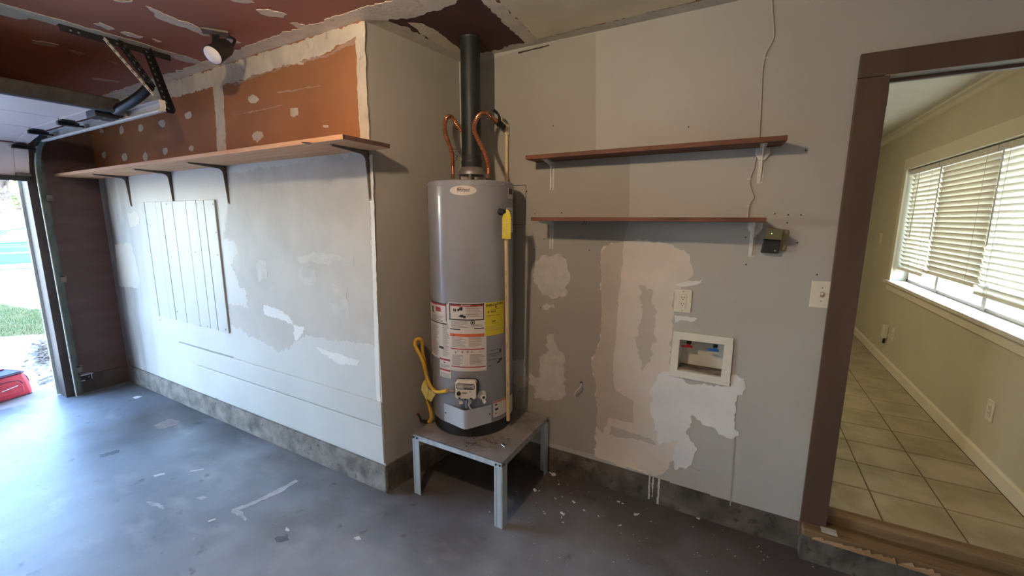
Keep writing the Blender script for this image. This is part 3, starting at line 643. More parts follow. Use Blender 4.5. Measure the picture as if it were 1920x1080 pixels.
def csheet(th0, th1, z0, z1, r, th=.0006, n=None):
    n = n or max(2, int(abs(th1-th0)/.05)); b = MB(); vs = []
    for k in range(n+1):
        a = th0+(th1-th0)*k/n
        for rr in (r, r+th): vs += [cpt(a, z0, rr), cpt(a, z1, rr)]
    fs = []
    for k in range(n):
        i, j = 4*k, 4*k+4
        fs += [(i+2, j+2, j+3, i+3), (i+1, i+3, j+3, j+1), (i, j, j+2, i+2)]
    fs += [(0, 2, 3, 1), (4*n, 4*n+1, 4*n+3, 4*n+2)]
    return b.add(vs, fs)
def lab(u0, v0, u1, v1, layer=1): # a printed rectangle from its upper left and lower right photo pixels
    a, za = cyl(u0, v0); zb = cyl(u0, v1)[1]; b = cyl(u1, (v0+v1)/2)[0]; return csheet(a, b, zb, za, HR+.0004*layer, .0004)
def many(L, layer):
    o = MB()
    for q in L: s = lab(*q, layer=layer); o.add(s.v, s.f)
    return o
TXT = {}
def text2d(s, bold=.0, shear=0):
    c = bpy.data.curves.new('t', 'FONT'); c.body = s; c.size = 1; c.offset = bold; c.shear = shear; c.resolution_u = 3
    o = bpy.data.objects.new('t', c); C.objects.link(o)
    me = o.evaluated_get(bpy.context.evaluated_depsgraph_get()).to_mesh()
    v = [(q.co.x, q.co.y) for q in me.vertices]; f = [tuple(p.vertices) for p in me.polygons]
    o.to_mesh_clear(); bpy.data.objects.remove(o); bpy.data.curves.remove(c)
    x0, x1 = min(a for a, _ in v), max(a for a, _ in v); y0, y1 = min(b for _, b in v), max(b for _, b in v)
    return [((a-x0)/(x1-x0), (b-y0)/(y1-y0)) for a, b in v], f
def ctext(s, u0, v0, u1, v1, layer=3, bold=.0, shear=0):   # lettering wrapped on the tank
    v, f = text2d(s, bold, shear); a, za = cyl(u0, v0); zb = cyl(u0, v1)[1]; b = cyl(u1, (v0+v1)/2)[0]
    return MB().add([cpt(a+(b-a)*x, zb+(za-zb)*y, HR+.0004*layer+.0003) for x, y in v], f)
zz = lambda u, v: (780+u/6.75, 540+v/6.75)
def zl(*L): return [(*zz(a, b), *zz(c, d)) for a, b, c, d in L]
rnd = random.Random(11)
def lines(u0, u1, v0, v1, n, skip=.15):
    out = []
    for k in range(n):
        v = v0+(v1-v0)*k/n; out.append((*zz(u0, v), *zz(u1-(u1-u0)*rnd.uniform(0, .35), v+(v1-v0)/n*.42)))
    return out
# left warning sheet
l1 = many(zl((184,142,432,800)), 1).build('warning_label', M['label_white'], wh)
many(zl((186,143,384,157),(186,368,388,380),(374,186,386,424)), 2).build('black_border', M['ink'], l1)
many(zl((190,159,374,176),(252,230,315,285)), 3).build('red_band', M['ink_red'], l1)
many(zl((205,220,228,235),(210,240,224,285),(214,285,232,298)), 3).build('pictogram', M['ink'], l1)
many(lines(205, 365, 315, 390, 5)+lines(205, 290, 440, 800, 26)+lines(340, 425, 440, 860, 28), 2).build('fine_print', M['ink_soft'], l1)
many(zl((295,727,352,755)), 3).build('black_tab', M['ink'], l1)
l1b = many(zl((302,868,438,1105)), 1).build('warning_label', M['label_white'], wh)
many(zl((302,874,432,896),(306,1004,436,1026)), 2).build('red_band', M['ink_red'], l1b)
many(zl((352,930,372,945)), 2).build('pictogram', M['ink'], l1b)
many(lines(315, 430, 952, 1000, 4)+lines(315, 430, 1055, 1110, 5), 2).build('fine_print', M['ink_soft'], l1b)
# centre sheet
l2 = many(zl((408,178,890,1030)), 1).build('warning_label', M['label_white'], wh)
many(zl((420,190,860,205),(420,385,860,398),(420,190,434,398),(848,190,860,398),(432,508,560,520),(735,508,862,520)), 2).build('black_border', M['ink'], l2)
many(zl((436,207,846,226)), 2).build('red_band', M['ink_red'], l2)
many(zl((570,211,592,222),(600,213,690,220)), 3).build('band_print', M['label_white'], l2)
many(zl((432,568,865,604)), 2).build('orange_band', M['ink_orange'], l2)
many(zl((440,755,868,768),(448,980,876,992)), 2).build('red_rule', M['ink_red'], l2)
pg = many(zl((473,258,488,295),(494,262,508,298),(525,262,548,292),(545,245,568,280),(560,240,590,285),(540,350,575,362),(560,335,600,372),(598,352,628,382),(475,590,490,603)), 3)
pg.build('pictogram', M['ink'], l2)
many(zl((628,232,633,385)), 3).build('divider', M['ink_soft'], l2)
many(lines(640, 840, 240, 375, 9)+lines(445, 680, 410, 500, 6)+lines(690, 860, 460, 500, 3)+lines(455, 640, 620, 745, 10)+lines(670, 860, 620, 745, 10)+lines(460, 600, 840, 975, 11)+lines(680, 865, 840, 975, 11), 2).build('fine_print', M['ink_soft'], l2)
ri = MB(); a0, zc0 = cyl(*zz(717, 438)); 
ringp = [cpt(a0+.022*math.cos(q*PI/10)/HR*.5, zc0+.011*math.sin(q*PI/10), HR+.0015) for q in range(21)]
ri.tube(ringp, .0018, 5); ri.build('round_mark', M['ink'], l2)
many(zl((706,428,728,450)), 3).build('round_mark_fill', M['ink'], l2)
many(zl((495,800,512,825),(520,795,545,802),(575,795,600,822),(640,795,668,818),(695,795,706,822),(710,797,720,820),(795,797,822,806)), 3).build('pictogram_row', M['ink_soft'], l2)
# yellow energy label
l3 = many([(909.5, 568, 944.5, 630.5)], 2).build('energy_label', M['label_yellow'], wh)
tb = MB()
for s in (ctext('ENERGY', 911.3, 570.4, 928.5, 575.6, 4, .03), ctext('GUIDE', 930.6, 567.2, 942.6, 571.6, 4, .03), ctext('$ 263', 914, 582.6, 928.5, 587.6, 4, .02), ctext('245', 921.5, 600.7, 929, 604.4, 4, .02)): tb.add(s.v, s.f)
tb.build('lettering', M['ink'], l3)
many([(928.6, 569.5, 930.2, 577), (927.6, 575.4, 931.4, 576.6), (912.5, 592.2, 927, 593), (929, 590.6, 936, 591.2), (922, 606.3, 934, 606.8), (933.5, 600, 935.5, 600.8), (919, 579.8, 937, 580.3)], 4).build('rule', M['ink'], l3)
many([(912, 613+k*3.6, 940-rnd.uniform(0, 6), 613.5+k*3.6) for k in range(3)], 4).build('fine_print', M['ink_soft'], l3)
# black print on the bare jacket, lower right label, upper right labels
many([(919, 657, 938, 657.8), (936, 655, 939.5, 660), (918, 664, 938, 665), (921, 668, 937, 668.7), (935, 672, 941, 677), (932, 678, 937, 681), (917, 675, 934, 675.7), (916, 686, 922, 687)], 1).build('stencil_print', M['ink'], wh)
l4 = many([(924.8, 753.5, 950, 783)], 1).build('tip_label', M['label_white'], wh)
many([(925, 754, 949, 756.6)], 2).build('orange_band', M['ink_orange'], l4)
many([(928, 758, 932, 761), (928, 766, 934, 770), (928, 774.5, 931, 776.5)], 2).build('pictogram', M['ink'], l4)
l5 = many([(955.5, 741, 960.5, 777)], 1).build('side_label', M['label_white'], wh); many([(955.5, 741, 960.5, 742.5)], 2).build('rule', M['ink'], l5)
l6 = many([(952.5, 352, 961, 372)], 1).build('rating_label', M['label_white'], wh); many([(954, 353, 960.5, 364)], 2).build('dark_panel', M['ink'], l6)
l7 = many([(949, 389, 961, 436)], 1).build('valve_label', M['label_white'], wh); many([(950, 410, 960, 413)], 2).build('red_band', M['ink_red'], l7)
many([(951, 393+k*3.2, 959, 394.2+k*3.2) for k in range(5)]+[(951, 416+k*3.2, 959, 417.2+k*3.2) for k in range(6)], 2).build('fine_print', M['ink_soft'], l7)
# maker's oval plate
a0, zc0 = cyl(868, 357); b = MB(); n = 40; aw = (cyl(893, 357)[0]-cyl(843, 357)[0])/2; hh = (cyl(868, 347.5)[1]-cyl(868, 366)[1])/2
ring = [cpt(a0+aw*math.cos(2*PI*k/n), zc0+hh*math.sin(2*PI*k/n), HR+.0016) for k in range(n)]; inn = [cpt(a0+aw*math.cos(2*PI*k/n), zc0+hh*math.sin(2*PI*k/n), HR-.001) for k in range(n)]
rows = []
for j in range(n//2+1): pass
vs = []; fs = []
for k in range(n+1):
    q = -1+2*k/n; e = math.sqrt(max(0, 1-q*q)); vs += [cpt(a0+aw*q, zc0-hh*e, HR+.0012), cpt(a0+aw*q, zc0+hh*e, HR+.0012)]
fs = [(2*k, 2*k+2, 2*k+3, 2*k+1) for k in range(n)]
b.add(vs, fs).add(ring+inn, [(k, (k+1) % n, n+(k+1) % n, n+k) for k in range(n)])
op = b.build('maker_plate', M['label_white'], wh)
s = ctext('Whirlpool', 857, 352.5, 881, 361.5, 4, .02, .15); s.build('lettering', M['ink'], op)
rg = MB(); rg.tube([cpt(a0-.06+.055*math.cos(q), zc0+.009+.006*math.sin(q), HR+.0025) for q in [x*.3+.3 for x in range(16)]], .0009, 5); rg.build('swoosh', M['ink'], op)

# gas control valve
thv = cyl(873, 727)[0]; nv = Vector((math.cos(thv), math.sin(thv), 0)); tv = Vector((-nv.y, nv.x, 0)); UZ = Vector((0, 0, 1))
def cylr(u, v, r): a, z = cyl(u, v, r); return cpt(a, z, r)
vc = cylr(873, 732.5, HR+.075); dist = (vc-CAM).dot(FW); px = dist/F
vw, vh = 39*px*1.02, 33*px*1.02
def rr_poly(c, a, b, w, h, r, n=5):
    out = []
    for sx_, sy_, q0 in ((1, 1, 0), (-1, 1, 1), (-1, -1, 2), (1, -1, 3)):
        for k in range(n+1):
            q = (q0+k/n)*PI/2; out.append(c+a*(sx_*(w/2-r)+r*math.cos(q))+b*(sy_*(h/2-r)+r*math.sin(q)))
    return out
gv = MB().prism(rr_poly(vc, tv, UZ, vw, vh, .014), -nv*.045).build('gas_control', M['ivory'], wh, bevel=.003)
MB().prism(rr_poly(vc-nv*.012, tv, UZ, vw+.012, vh*.9, .02), -nv*.055).build('control_back', M['black'], gv)
cc = vc+UZ*vh*.24
MB().prism(rr_poly(cc+nv*.0015, tv, UZ, vw*.86, vh*.34, .008), -nv*.004).build('display_rim', M['ink'], gv)
MB().prism(rr_poly(cc+nv*.0025, tv, UZ, vw*.80, vh*.27, .006), -nv*.004).build('instruction_plate', M['label_grey'], gv)
fp = MB()
for k in range(5): fp.obox(cc+nv*.0029+UZ*(vh*.1-vh*.045*k)+tv*(vw*.1), tv*vw*.22, nv*.0002, UZ*.0007)
fp.obox(cc+nv*.0029-UZ*vh*.115+tv*vw*.14, tv*vw*.22, nv*.0002, UZ*.0018)
fp.build('fine_print', M['ink'], gv)
kc = vc-tv*vw*.33-UZ*vh*.17
MB().lathe(kc, [(.0115, 0), (.0115, .006), (.009, .012), (.002, .013)], 20, nv).build('dial', M['black'], gv, smooth=True)
MB().lathe(vc+tv*vw*.22-UZ*vh*.05, [(.003, 0), (.003, .002)], 10, nv).build('indicator', M['black'], gv)
MB().obox(vc-tv*vw*.05-UZ*vh*.14, tv*.013, nv*.0006, UZ*.004).build('print', M['ink_soft'], gv)
bs = MB()
for x, y, ww in ((-.3, -.46, .005), (-.02, -.52, .004), (.26, -.46, .007)): bs.obox(vc+tv*vw*x+UZ*vh*y+nv*.0005, tv*ww, nv*.001, UZ*.0045)
bs.build('clip', M['black'], gv)
# fitting towards the yellow hose
fh = vc-tv*(vw/2)-nv*.03-UZ*vh*.16
MB().lathe(fh, [(.011, 0), (.011, .012), (.014, .013), (.014, .026), (.011, .027), (.011, .038), (.008, .039), (.008, .05)], 8, -tv).build('gas_nipple', M['hood'], gv)
# burner door shield: bent sheet proud of the jacket
aL, zLb = cyl(839.5, 791); aR, zRb = cyl(914.5, 793); zt_ = cyl(839, 757)[1]
zt_, zb_ = cyl(838, 757)[1], zLb
pc0 = P(872, 806, 2, zb_); dc = (pc0-Vector((HC.x, HC.y, zb_))); ac = math.atan2(dc.y, dc.x); rc = dc.length
pL, pR = cpt(aL, 0, HR+.002), cpt(aR, 0, HR+.002); pm = cpt(ac, 0, min(rc, HR+.135)); 
rd = [pm+(pL-pm).normalized()*.036, pm+(pL-pm).normalized()*.013+(pR-pm).normalized()*.002-Vector((0,0,0)), pm+(pR-pm).normalized()*.013+(pL-pm).normalized()*.002, pm+(pR-pm).normalized()*.036]
fpL, fpR = cpt(aL-.09, 0, HR+.002), cpt(aR+.09, 0, HR+.002)
plan = [fpL, pL]+smooth_path([rd[0], rd[1], rd[2], rd[3]], 5)+[pR, fpR]
sh = MB().strip(plan, zb_, zt_, .003).build('burner_shield', M['tank_light'], wh, smooth=True)
MB().prism([Vector((p.x, p.y, zb_+.001)) for p in plan[1:-1]], (0, 0, .002)).build('shield_floor', M['black'], sh)
sc = MB()
for a_ in (aL-.045, aR+.045): sc.lathe(cpt(a_, (zb_+zt_)/2, HR+.003), [(.004, 0), (.004, .003)], 8, (math.cos(a_), math.sin(a_), 0))
sc.build('shield_screw', M['black'], sh)
# pilot tube, wires and igniter plug behind the shield
MB().tube([vc-UZ*vh*.5-nv*.02, vc-UZ*(vh*.5+.06)-nv*.02], .005, 8).build('pilot_tube', M['screw'], gv)
wi = MB()
for k in range(3):
    p0 = vc-UZ*vh*.5-nv*.01+tv*(.012+.006*k); wi.tube(smooth_path([p0, p0-UZ*.02+tv*.004, p0-UZ*.04-tv*.004*k, p0-UZ*.062+tv*(.02-.012*k)], 5), .0013, 5)
wi.build('igniter_wire', M['label_white'], gv)
MB().obox(vc-UZ*(vh*.5+.03)-tv*.03-nv*.025, tv*.010, nv*.006, UZ*.010).build('igniter_plug', M['ivory'], gv, bevel=.002)
# drain valve
dp = cylr(906, 744, HR+.035); nd = Vector((math.cos(cyl(906, 744)[0]), math.sin(cyl(906, 744)[0]), 0))
dv = MB().lathe(dp-nd*.036, [(.024, 0), (.026, .004), (.022, .012), (.012, .014), (.012, .034), (.016, .034), (.016, .045), (.008, .046)], 20, nd).build('drain_valve', M['ivory'], wh, smooth=True)
MB().lathe(dp+nd*.0095, [(.008, 0), (.008, .001)], 14, nd).build('bore', M['black'], dv)
MB().tube([dp-UZ*.008, dp-UZ*.028+tv*.006, dp-UZ*.034+tv*.012], [.009, .009, .010], 10).build('outlet', M['ivory'], dv, smooth=True)
MB().lathe(cpt(cyl(890, 748)[0], cyl(890, 748)[1], HR-.002), [(.032, 0), (.032, .004)], 24, nd).build('element_cover', M['hood'], wh)
# hood
vx = Vector((-1.402, 2.045, 0))
hd = MB().lathe(vx, [(.075, HT+.045), (.078, HT+.048), (.078, HT+.060), (.062, HT+.085), (.056, HT+.09), (.056, HT+.10)], 32).build('draft_hood', M['hood'], wh, smooth=True)
for k in range(4):
    q = k*PI/2+.5; p = vx+Vector((math.cos(q)*.073, math.sin(q)*.073, 0))
    MB().box((p.x-.006, p.y-.006, HT), (p.x+.006, p.y+.006, HT+.048)).build('hood_leg', M['hood'], hd)
MB().lathe(vx, [(.05, HT), (.05, HT+.018)], 24).build('flue_collar', M['black'], hd)

# vent pipe
vp = thing('vent_pipe', 'dark round metal vent pipe rising from the heater to the ceiling', 'pipe', (vx.x, vx.y, HT+.09))
MB().lathe(vx, [(.0545, HT+.125), (.0545, ZC)], 32).build('pipe', M['vent'], vp, smooth=True)
MB().lathe(vx, [(.057, HT+.088), (.058, HT+.092), (.058, HT+.11), (.060, HT+.114), (.060, HT+.126), (.057, HT+.13), (.0575, HT+.15), (.0555, HT+.154)], 32).build('coupling', M['vent'], vp, smooth=True)
MB().lathe(vx, [(.058, ZC-.010), (.060, ZC-.001)], 32).build('ceiling_collar', M['vent'], vp)
# copper flexible connectors
def flex(name, label, pxs, group=None):
    pts = [P(u, v, 1, y) for u, v, y in pxs]; path = smooth_path(pts, 10); t = thing(name, label, 'pipe', pts[0], group)
    rs = resample(path, .0032)
    n0 = int(len(rs)*.10)
    MB().tube(rs[:n0+1], .0098, 12).build('copper_stub', M['copper'], t, smooth=True)
    b = rs[n0:]; MB().tube(b, [.0105+(.0022 if (i//2) % 2 else -.0008) for i in range(len(b))], 12).build('ribbed_hose', M['copper'], t)
    MB().lathe(pts[0]-Vector((0,0,.004)), [(.014, 0), (.014, .022), (.010, .024)], 6).build('nut', M['brass'], t)
    return t, path
flex('copper_connector', 'copper flexible water connector left of the vent pipe', [(849,333,2.0),(849,316,2.0),(848.5,300,2.0),(847,286,2.0),(841,267,2.01),(836,253,2.03),(834,237,2.05),(837,222,2.08),(844,218,2.12),(851,225,2.16),(859,237,2.2),(870,250,2.25),(880,256,2.285)])
tcn, pth = flex('copper_connector', 'copper flexible water connector right of the vent pipe, leading to a black valve', [(915,333,1.96),(915.5,320,1.96),(915,308,1.96),(909,288,1.955),(899,268,1.95),(891,250,1.95),(889,236,1.96),(894,222,1.99),(902,213,2.03),(911,212,2.07),(920,219,2.11)])
# supply pipe with ball valve
sp = thing('supply_pipe', 'cream plastic water pipe on the wall behind the heater with black lever valve', 'pipe', P(948, 336, 1, 2.277))
a_ = P(920, 219, 1, 2.11); b_ = P(931, 228, 1, 2.15); c_ = P(943, 237, 1, 2.22); d_ = P(950, 239, 1, 2.277)
MB().tube([a_, b_], .0125, 12).build('copper_adapter', M['copper'], sp, smooth=True)
dd = (c_-b_).normalized(); MB().lathe(b_-dd*.004, [(.016, 0), (.016, .014), (.012, .016), (.018, .024), (.020, .04), (.018, .056), (.012, .062), (.016, .064), (.016, .085)], 16, dd).build('valve_body', M['black'], sp, smooth=True)
vs0 = b_+dd*.036; lv = [vs0, P(936, 219, 1, 2.16), P(932, 212, 1, 2.15), P(925, 206, 1, 2.13)]
MB().tube(smooth_path(lv, 5), [.008]*6+[.007]*5+[.0085]*5, 8).build('lever', M['black'], sp, smooth=True)
MB().tube([c_+dd*.01, d_], .0125, 12).build('pipe_stub', M['cpvc'], sp, smooth=True)
MB().lathe(d_-Vector((0,0,.045)), [(.0155, 0), (.0155, .055), (.012, .06)], 16).build('elbow', M['cpvc'], sp, smooth=True)
MB().tube([d_-Vector((0,0,.04)), Vector((d_.x, d_.y, .95))], .0115, 14).build('pipe', M['cpvc'], sp, smooth=True)
# relief valve, discharge pipe and yellow tag
a1, z1 = cyl(938, 397); n1 = Vector((math.cos(a1), math.sin(a1), 0)); t1 = Vector((-n1.y, n1.x, 0))
rvv = thing('relief_valve', 'relief valve with black cap on the upper right of the tank', 'valve', cpt(a1, z1, HR))
MB().lathe(cpt(a1, z1, HR-.003), [(.02, 0), (.016, .012), (.013, .014), (.013, .045)], 18, n1).build('body', M['black'], rvv, smooth=True)
pe = cpt(a1, z1, HR+.045)
MB().lathe(pe-t1*.034, [(.010, 0), (.013, .004), (.013, .03), (.011, .034), (.011, .05)], 18, t1).build('cap', M['black'], rvv, smooth=True)
MB().tube([pe, pe-UZ*.04], .012, 12).build('outlet', M['brass'], rvv, smooth=True)
MB().tube(smooth_path([pe+t1*.01+UZ*.01, pe+t1*.02+n1*.012+UZ*.002, pe+t1*.016+n1*.016-UZ*.02], 5), .0022, 6).build('lever_wire', M['screw'], rvv)
vh_ = CAM-pe; vh_.z = 0; vh_.normalize(); rh_ = Vector((-vh_.y, vh_.x, 0))
tgp = pe+vh_*.017
tg = MB().prism([tgp+rh_*x+UZ*y for x, y in ((-.021, -.142), (.025, -.144), (.027, -.03), (.016, .004), (.002, .012), (-.012, -.002), (-.021, -.035))], vh_*.0012).build('warning_tag', M['yellow_tag'], rvv)
ln = MB()
for k in range(6): ln.obox(tgp+vh_*.0016+rh_*.002-UZ*(.045+.014*k), rh_*.015, vh_*.0002, UZ*.0012)
tag(ln.build('tag_print', M['compound'], tg), None, kind='stuff')
dpipe = thing('discharge_pipe', 'thin cream discharge pipe running down the right side of the tank', 'pipe', cpt(cyl(952, 787)[0], .41, HR+.05))
top = pe-UZ*.035; bot = cylr(953, 788, HR+.012); bot = Vector((bot.x, bot.y, bot.z))
MB().tube([top, bot], .0112, 14).build('pipe', M['cpvc'], dpipe, smooth=True)
pt = MB(); dr_ = (bot-top)
nview = (CAM-top); nview.z = 0; nview.normalize(); sd = Vector((-nview.y, nview.x, 0))
for f, w_ in ((.25, .03), (.31, .02), (.37, .035), (.52, .03), (.6, .04), (.68, .02), (.8, .03), (.86, .05)):
    c = top+dr_*f+nview*.0108-sd*.003; pt.obox(c, sd*.0016, nview*.0006, dr_.normalized()*w_/2)
pt.build('pipe_print', M['brass'], dpipe)

# yellow gas hose and shut-off valve
S = fh-tv*.05
hs = thing('gas_hose', 'yellow coated gas hose looping beside the tank with a pale tag', 'hose', S)
q7 = lambda x, y: (760+x/5.14, 620+y/5.14)
hp_ = [S]+[P(*q7(x, y), 1, yy) for x, y, yy in ((340,590,1.772),(285,582,1.782),(240,530,1.79),(205,440,1.80),(180,330,1.80),(150,250,1.805),(115,185,1.81),(92,130,1.82),(105,88,1.835),(140,80,1.85),(163,110,1.865),(165,170,1.875),(175,250,1.88),(195,330,1.88),(205,430,1.88),(206,560,1.88),(218,680,1.87),(240,760,1.85),(252,830,1.84),(240,870,1.84),(222,880,1.845))]
MB().tube(smooth_path(hp_, 6), .0108, 12).build('hose', M['yellow_hose'], hs, smooth=True)
tp_ = [P(*q7(x, y), 1, 1.784) for x, y in ((185,475),(205,490),(225,560),(292,610),(250,685),(205,655),(155,560),(160,520))]
tgm = MB().prism(tp_, (0, -.002, 0)).prism([p+Vector((.004, -.006, -.004)) for p in (tp_[0], tp_[2], tp_[5], tp_[6])], (0, -.002, 0)).build('paper_tag', M['pale_tag'], hs)
gs = thing('gas_shutoff_valve', 'gas shut-off valve with dark red handle on the alcove wall', 'valve', hp_[-1])
e = hp_[-1]; w0 = P(*q7(95, 860), 1, 1.90)
MB().lathe(e, [(.012, -.006), (.012, .014), (.009, .016), (.013, .02), (.013, .045), (.009, .047), (.009, .1)], 10, (w0-e).normalized()).build('body', M['black_steel'], gs)
h0 = e+(w0-e)*.5
MB().tube([h0, P(*q7(118, 800), 1, 1.86)], .006, 8).build('stem', M['black_steel'], gs)
hh_ = P(*q7(112, 805), 1, 1.86)
MB().obox(hh_, (.018,0,.002), (0,.006,0), (-.001,0,.007)).build('handle', M['dark_red'], gs, bevel=.003)

# screws and grit on the stand
for k, (u0, v0, u1, v1, lb) in enumerate(((873,830,893,832,'long dark screw lying on the stand top'), (940,833,946,838,'short bright screw near the stand corner'), (944,832,950,838,'short dark screw near the stand corner'), (955,823,961,825,'small dark screw on the right of the stand top'))):
    a, b = P(u0, v0, 2, sz+.003), P(u1, v1, 2, sz+.003); d = (b-a)
    t = thing('loose_screw', lb, 'screw', a)
    MB().tube([a, b], [.002, .0014], 6).build('shank', M['screw'] if k != 0 and k != 2 else M['black_steel'], t); MB().lathe(a, [(.0042, 0), (.003, .002)], 8, d).build('head', M['screw'] if k == 1 else M['black_steel'], t)
gr = MB(); r_ = random.Random(5)
for k in range(260):
    u, v = 912+r_.gauss(0, 16), 828+r_.gauss(0, 7)
    p = P(u, v, 2, sz)
    if sx0+.02 < p.x < sx1-.02 and sy0+.02 < p.y < sy1-.02:
        s = r_.uniform(.0012, .004); gr.obox(p+Vector((0,0,s*.4)), (s,r_.uniform(-s,s),0), (r_.uniform(-s,s),s,0), (0,0,s*.4))
tag(gr.build('grit', M['grime'], None, loc=P(912, 828, 2, sz)), 'grit and crumbs scattered on the top of the steel stand', 'debris', kind='stuff')

# ------------------------------------------------------------------ shelves
def bracket(parent, x, ywall, zunder, arm, leg, m, wd=.022, r=.006):
    """stamped L bracket: arm under the board, leg on the wall, rounded fillet web"""
    b = MB(); n = 8
    b.box((x-wd/2, ywall-arm, zunder-.003), (x+wd/2, ywall, zunder)).box((x-wd/2, ywall-.003, zunder-leg), (x+wd/2, ywall, zunder))
    prof = [(ywall-arm*.97, zunder-.003), (ywall-arm*.97, zunder-.008)]
    for k in range(n+1):
        q = k/n*PI/2; rr = .035
        prof.append((ywall-.02-rr+rr*math.sin(q)*1.0, zunder-.02-rr+rr*math.cos(q)))
    prof += [(ywall-.008, zunder-leg*.97), (ywall-.003, zunder-leg*.97), (ywall-.003, zunder-.003)]
    b.prism([(x-.003, y, z) for y, z in prof], (.006, 0, 0))
    o = b.build('bracket', m, parent, bevel=.0012)
    s = MB()
    for z in (zunder-.04, zunder-leg+.012): s.lathe((x+.007 if z > zunder-.05 else x, ywall-.003, z), [(.0045, 0), (.003, .0025)], 8, (0, -1, 0))
    s.build('bracket_screw', M['screw'], o)
    return o
zS = 1.966; yF = P(637, 261.5, 2, zS)[1]; xE = P(729, 278, 2, zS)[0]; yM = P(600, 283.5, 2, zS)[1]
ls = thing('long_wall_shelf', 'long pine board shelf on grey brackets across the white left wall', 'shelf', ((XF+xE)/2, YL, zS-.27))
MB().box((XF+.01, yF, zS), (xE, yM-.001, zS+.022)).build('shelf_board', M['pine'], ls, bevel=.0015)
MB().box((XF+.04, yM+.001, zS), (xE, YL-.001, zS+.021)).build('shelf_board', M['pine'], ls, bevel=.0015)
MB().box((xE-.0005, yF+.001, zS+.001), (xE+.0015, YL-.002, zS+.021)).build('end_grain', M['pine_end'], ls)
for u, v in ((690,288),(423,318),(320,328),(240,337)):
    bracket(ls, P(u, v, 1, YL)[0], YL, zS, .225, .255, M['bracket_grey'])
kp = P(575, 268, 2, zS-.0004); MB().lathe(kp, [(.022, 0), (.022, .0006)], 12).build('knot', M['redwood'], ls)

def wall_shelf(label, zu, thk, pxL, pxR, bxs, leg):
    yf = P(*pxL, 2, zu)[1]; yf = max(2.06, min(2.14, yf)); x0 = P(*pxL, 1, yf)[0]; x1 = P(*pxR, 1, yf)[0]
    t = thing('wall_shelf', label, 'shelf', ((x0+x1)/2, YR, zu-leg))
    MB().prism([(x0, yf, zu), (x1, yf, zu), (x1-.012, YR-.001, zu), (x0, YR-.001, zu)], (0, 0, thk)).build('shelf_board', M['redwood'], t, bevel=.002)
    for bx_ in bxs:
        b = bracket(t, bx_, YR, zu, (YR-yf)*.82, leg, M['white_metal'], .026)
    return t, yf
w1, yf1 = wall_shelf('upper reddish brown plank shelf on white brackets', 1.945, .022, (985, 300), (1476, 268), (-1.006, .041), .16)
w2, yf2 = wall_shelf('lower reddish brown plank shelf on white brackets below the longer one', 1.608, .02, (995, 416), (1437, 413.5), (-1.002, .036), .165)
for wsh, zz_ in ((w1, 1.945), (w2, 1.608)):
    MB().prism([(.041-.028, YR-.012, zz_-.002), (.041+.028, YR-.012, zz_-.002), (.041+.03, YR-.012, zz_-.03), (.041+.012, YR-.012, zz_-.058), (.041-.012, YR-.012, zz_-.058), (.041-.03, YR-.012, zz_-.03)], (0, .010, 0)).build('bracket_plate', M['white_metal'], wsh, bevel=.002)
hk = MB()
for u in (1095, 1099): hk.tube([P(u+2, 414, 1, 2.2), P(u, 418, 1, 2.2), P(u-1.5, 421, 1, 2.2)], .0016, 5)
hk.build('cup_hook', M['black_steel'], w2)

# ------------------------------------------------------------------ fittings on the laundry wall
def wp(u, v, off=0): return P(u, v, 1, YR-off)
def wquad(pxs, off): return [wp(u, v, off) for u, v in pxs]
cord = thing('wall_cable', 'thin painted cord stapled down the laundry wall past the shelves', 'cord', wp(1403, 405, .004))
MB().tube(smooth_path([wp(u, v, .005) for u, v in ((1447,-30),(1448,15),(1451,60),(1449,75),(1438,95),(1433,110),(1429,140),(1427,190),(1424,240),(1423,262),(1420,285),(1415,305),(1413,318),(1407,330),(1405,345),(1411,362),(1412,372),(1404,385),(1402,408))], 6), .0036, 7).build('cord', M['white_cord'], cord, smooth=True)
MB().tube(smooth_path([wp(u, v, .005) for u, v in ((1402,418),(1401,428),(1408,434),(1411,443),(1416,447),(1426,448),(1434,446))], 6), .0026, 7).build('cord', M['white_cord'], cord, smooth=True)
st_ = MB()
for u, v in ((1436, 109), (1405, 336), (1404, 386)): st_.obox(wp(u, v, .004), (.008,0,0), (0,.004,0), (0,0,.0025))
st_.build('staple', M['white_metal'], cord)
# opener button box
bxm = thing('wall_button_box', 'tan and black opener button with a tiny green light right of the lower shelf', 'control box', wp(1448, 476))
Q = wquad([(1438,427),(1469,430.5),(1459,476),(1426,473.5)], .035); dn = Vector((0, .033, 0))
mid = lambda a, b, t: a+(b-a)*t
MB().prism([Q[0], Q[1], mid(Q[1], Q[2], .44), mid(Q[0], Q[3], .44)], dn).build('upper_cover', M['tan_plastic'], bxm, bevel=.002)
MB().prism([mid(Q[0], Q[3], .45), mid(Q[1], Q[2], .45), Q[2], Q[3]], dn+Vector((0, 0, 0))).build('push_bar', M['black'], bxm, bevel=.003)
MB().prism(wquad([(1442,427),(1479,431),(1472,470),(1434,468)], .012), (0, .012, 0)).build('back_plate', M['tan_plastic'], bxm, bevel=.002)
led = mat('green indicator light', (.35, 1, .1), .4, emit=2.5)
MB().lathe(wp(1447, 438, .0355), [(.0022, 0), (.0022, .001)], 8, (0, -1, 0)).build('indicator_light', led, bxm)
MB().lathe(wp(1453, 470, .0355), [(.004, 0), (.004, .001)], 10, (0, -1, 0)).build('round_mark', M['hood'], bxm)
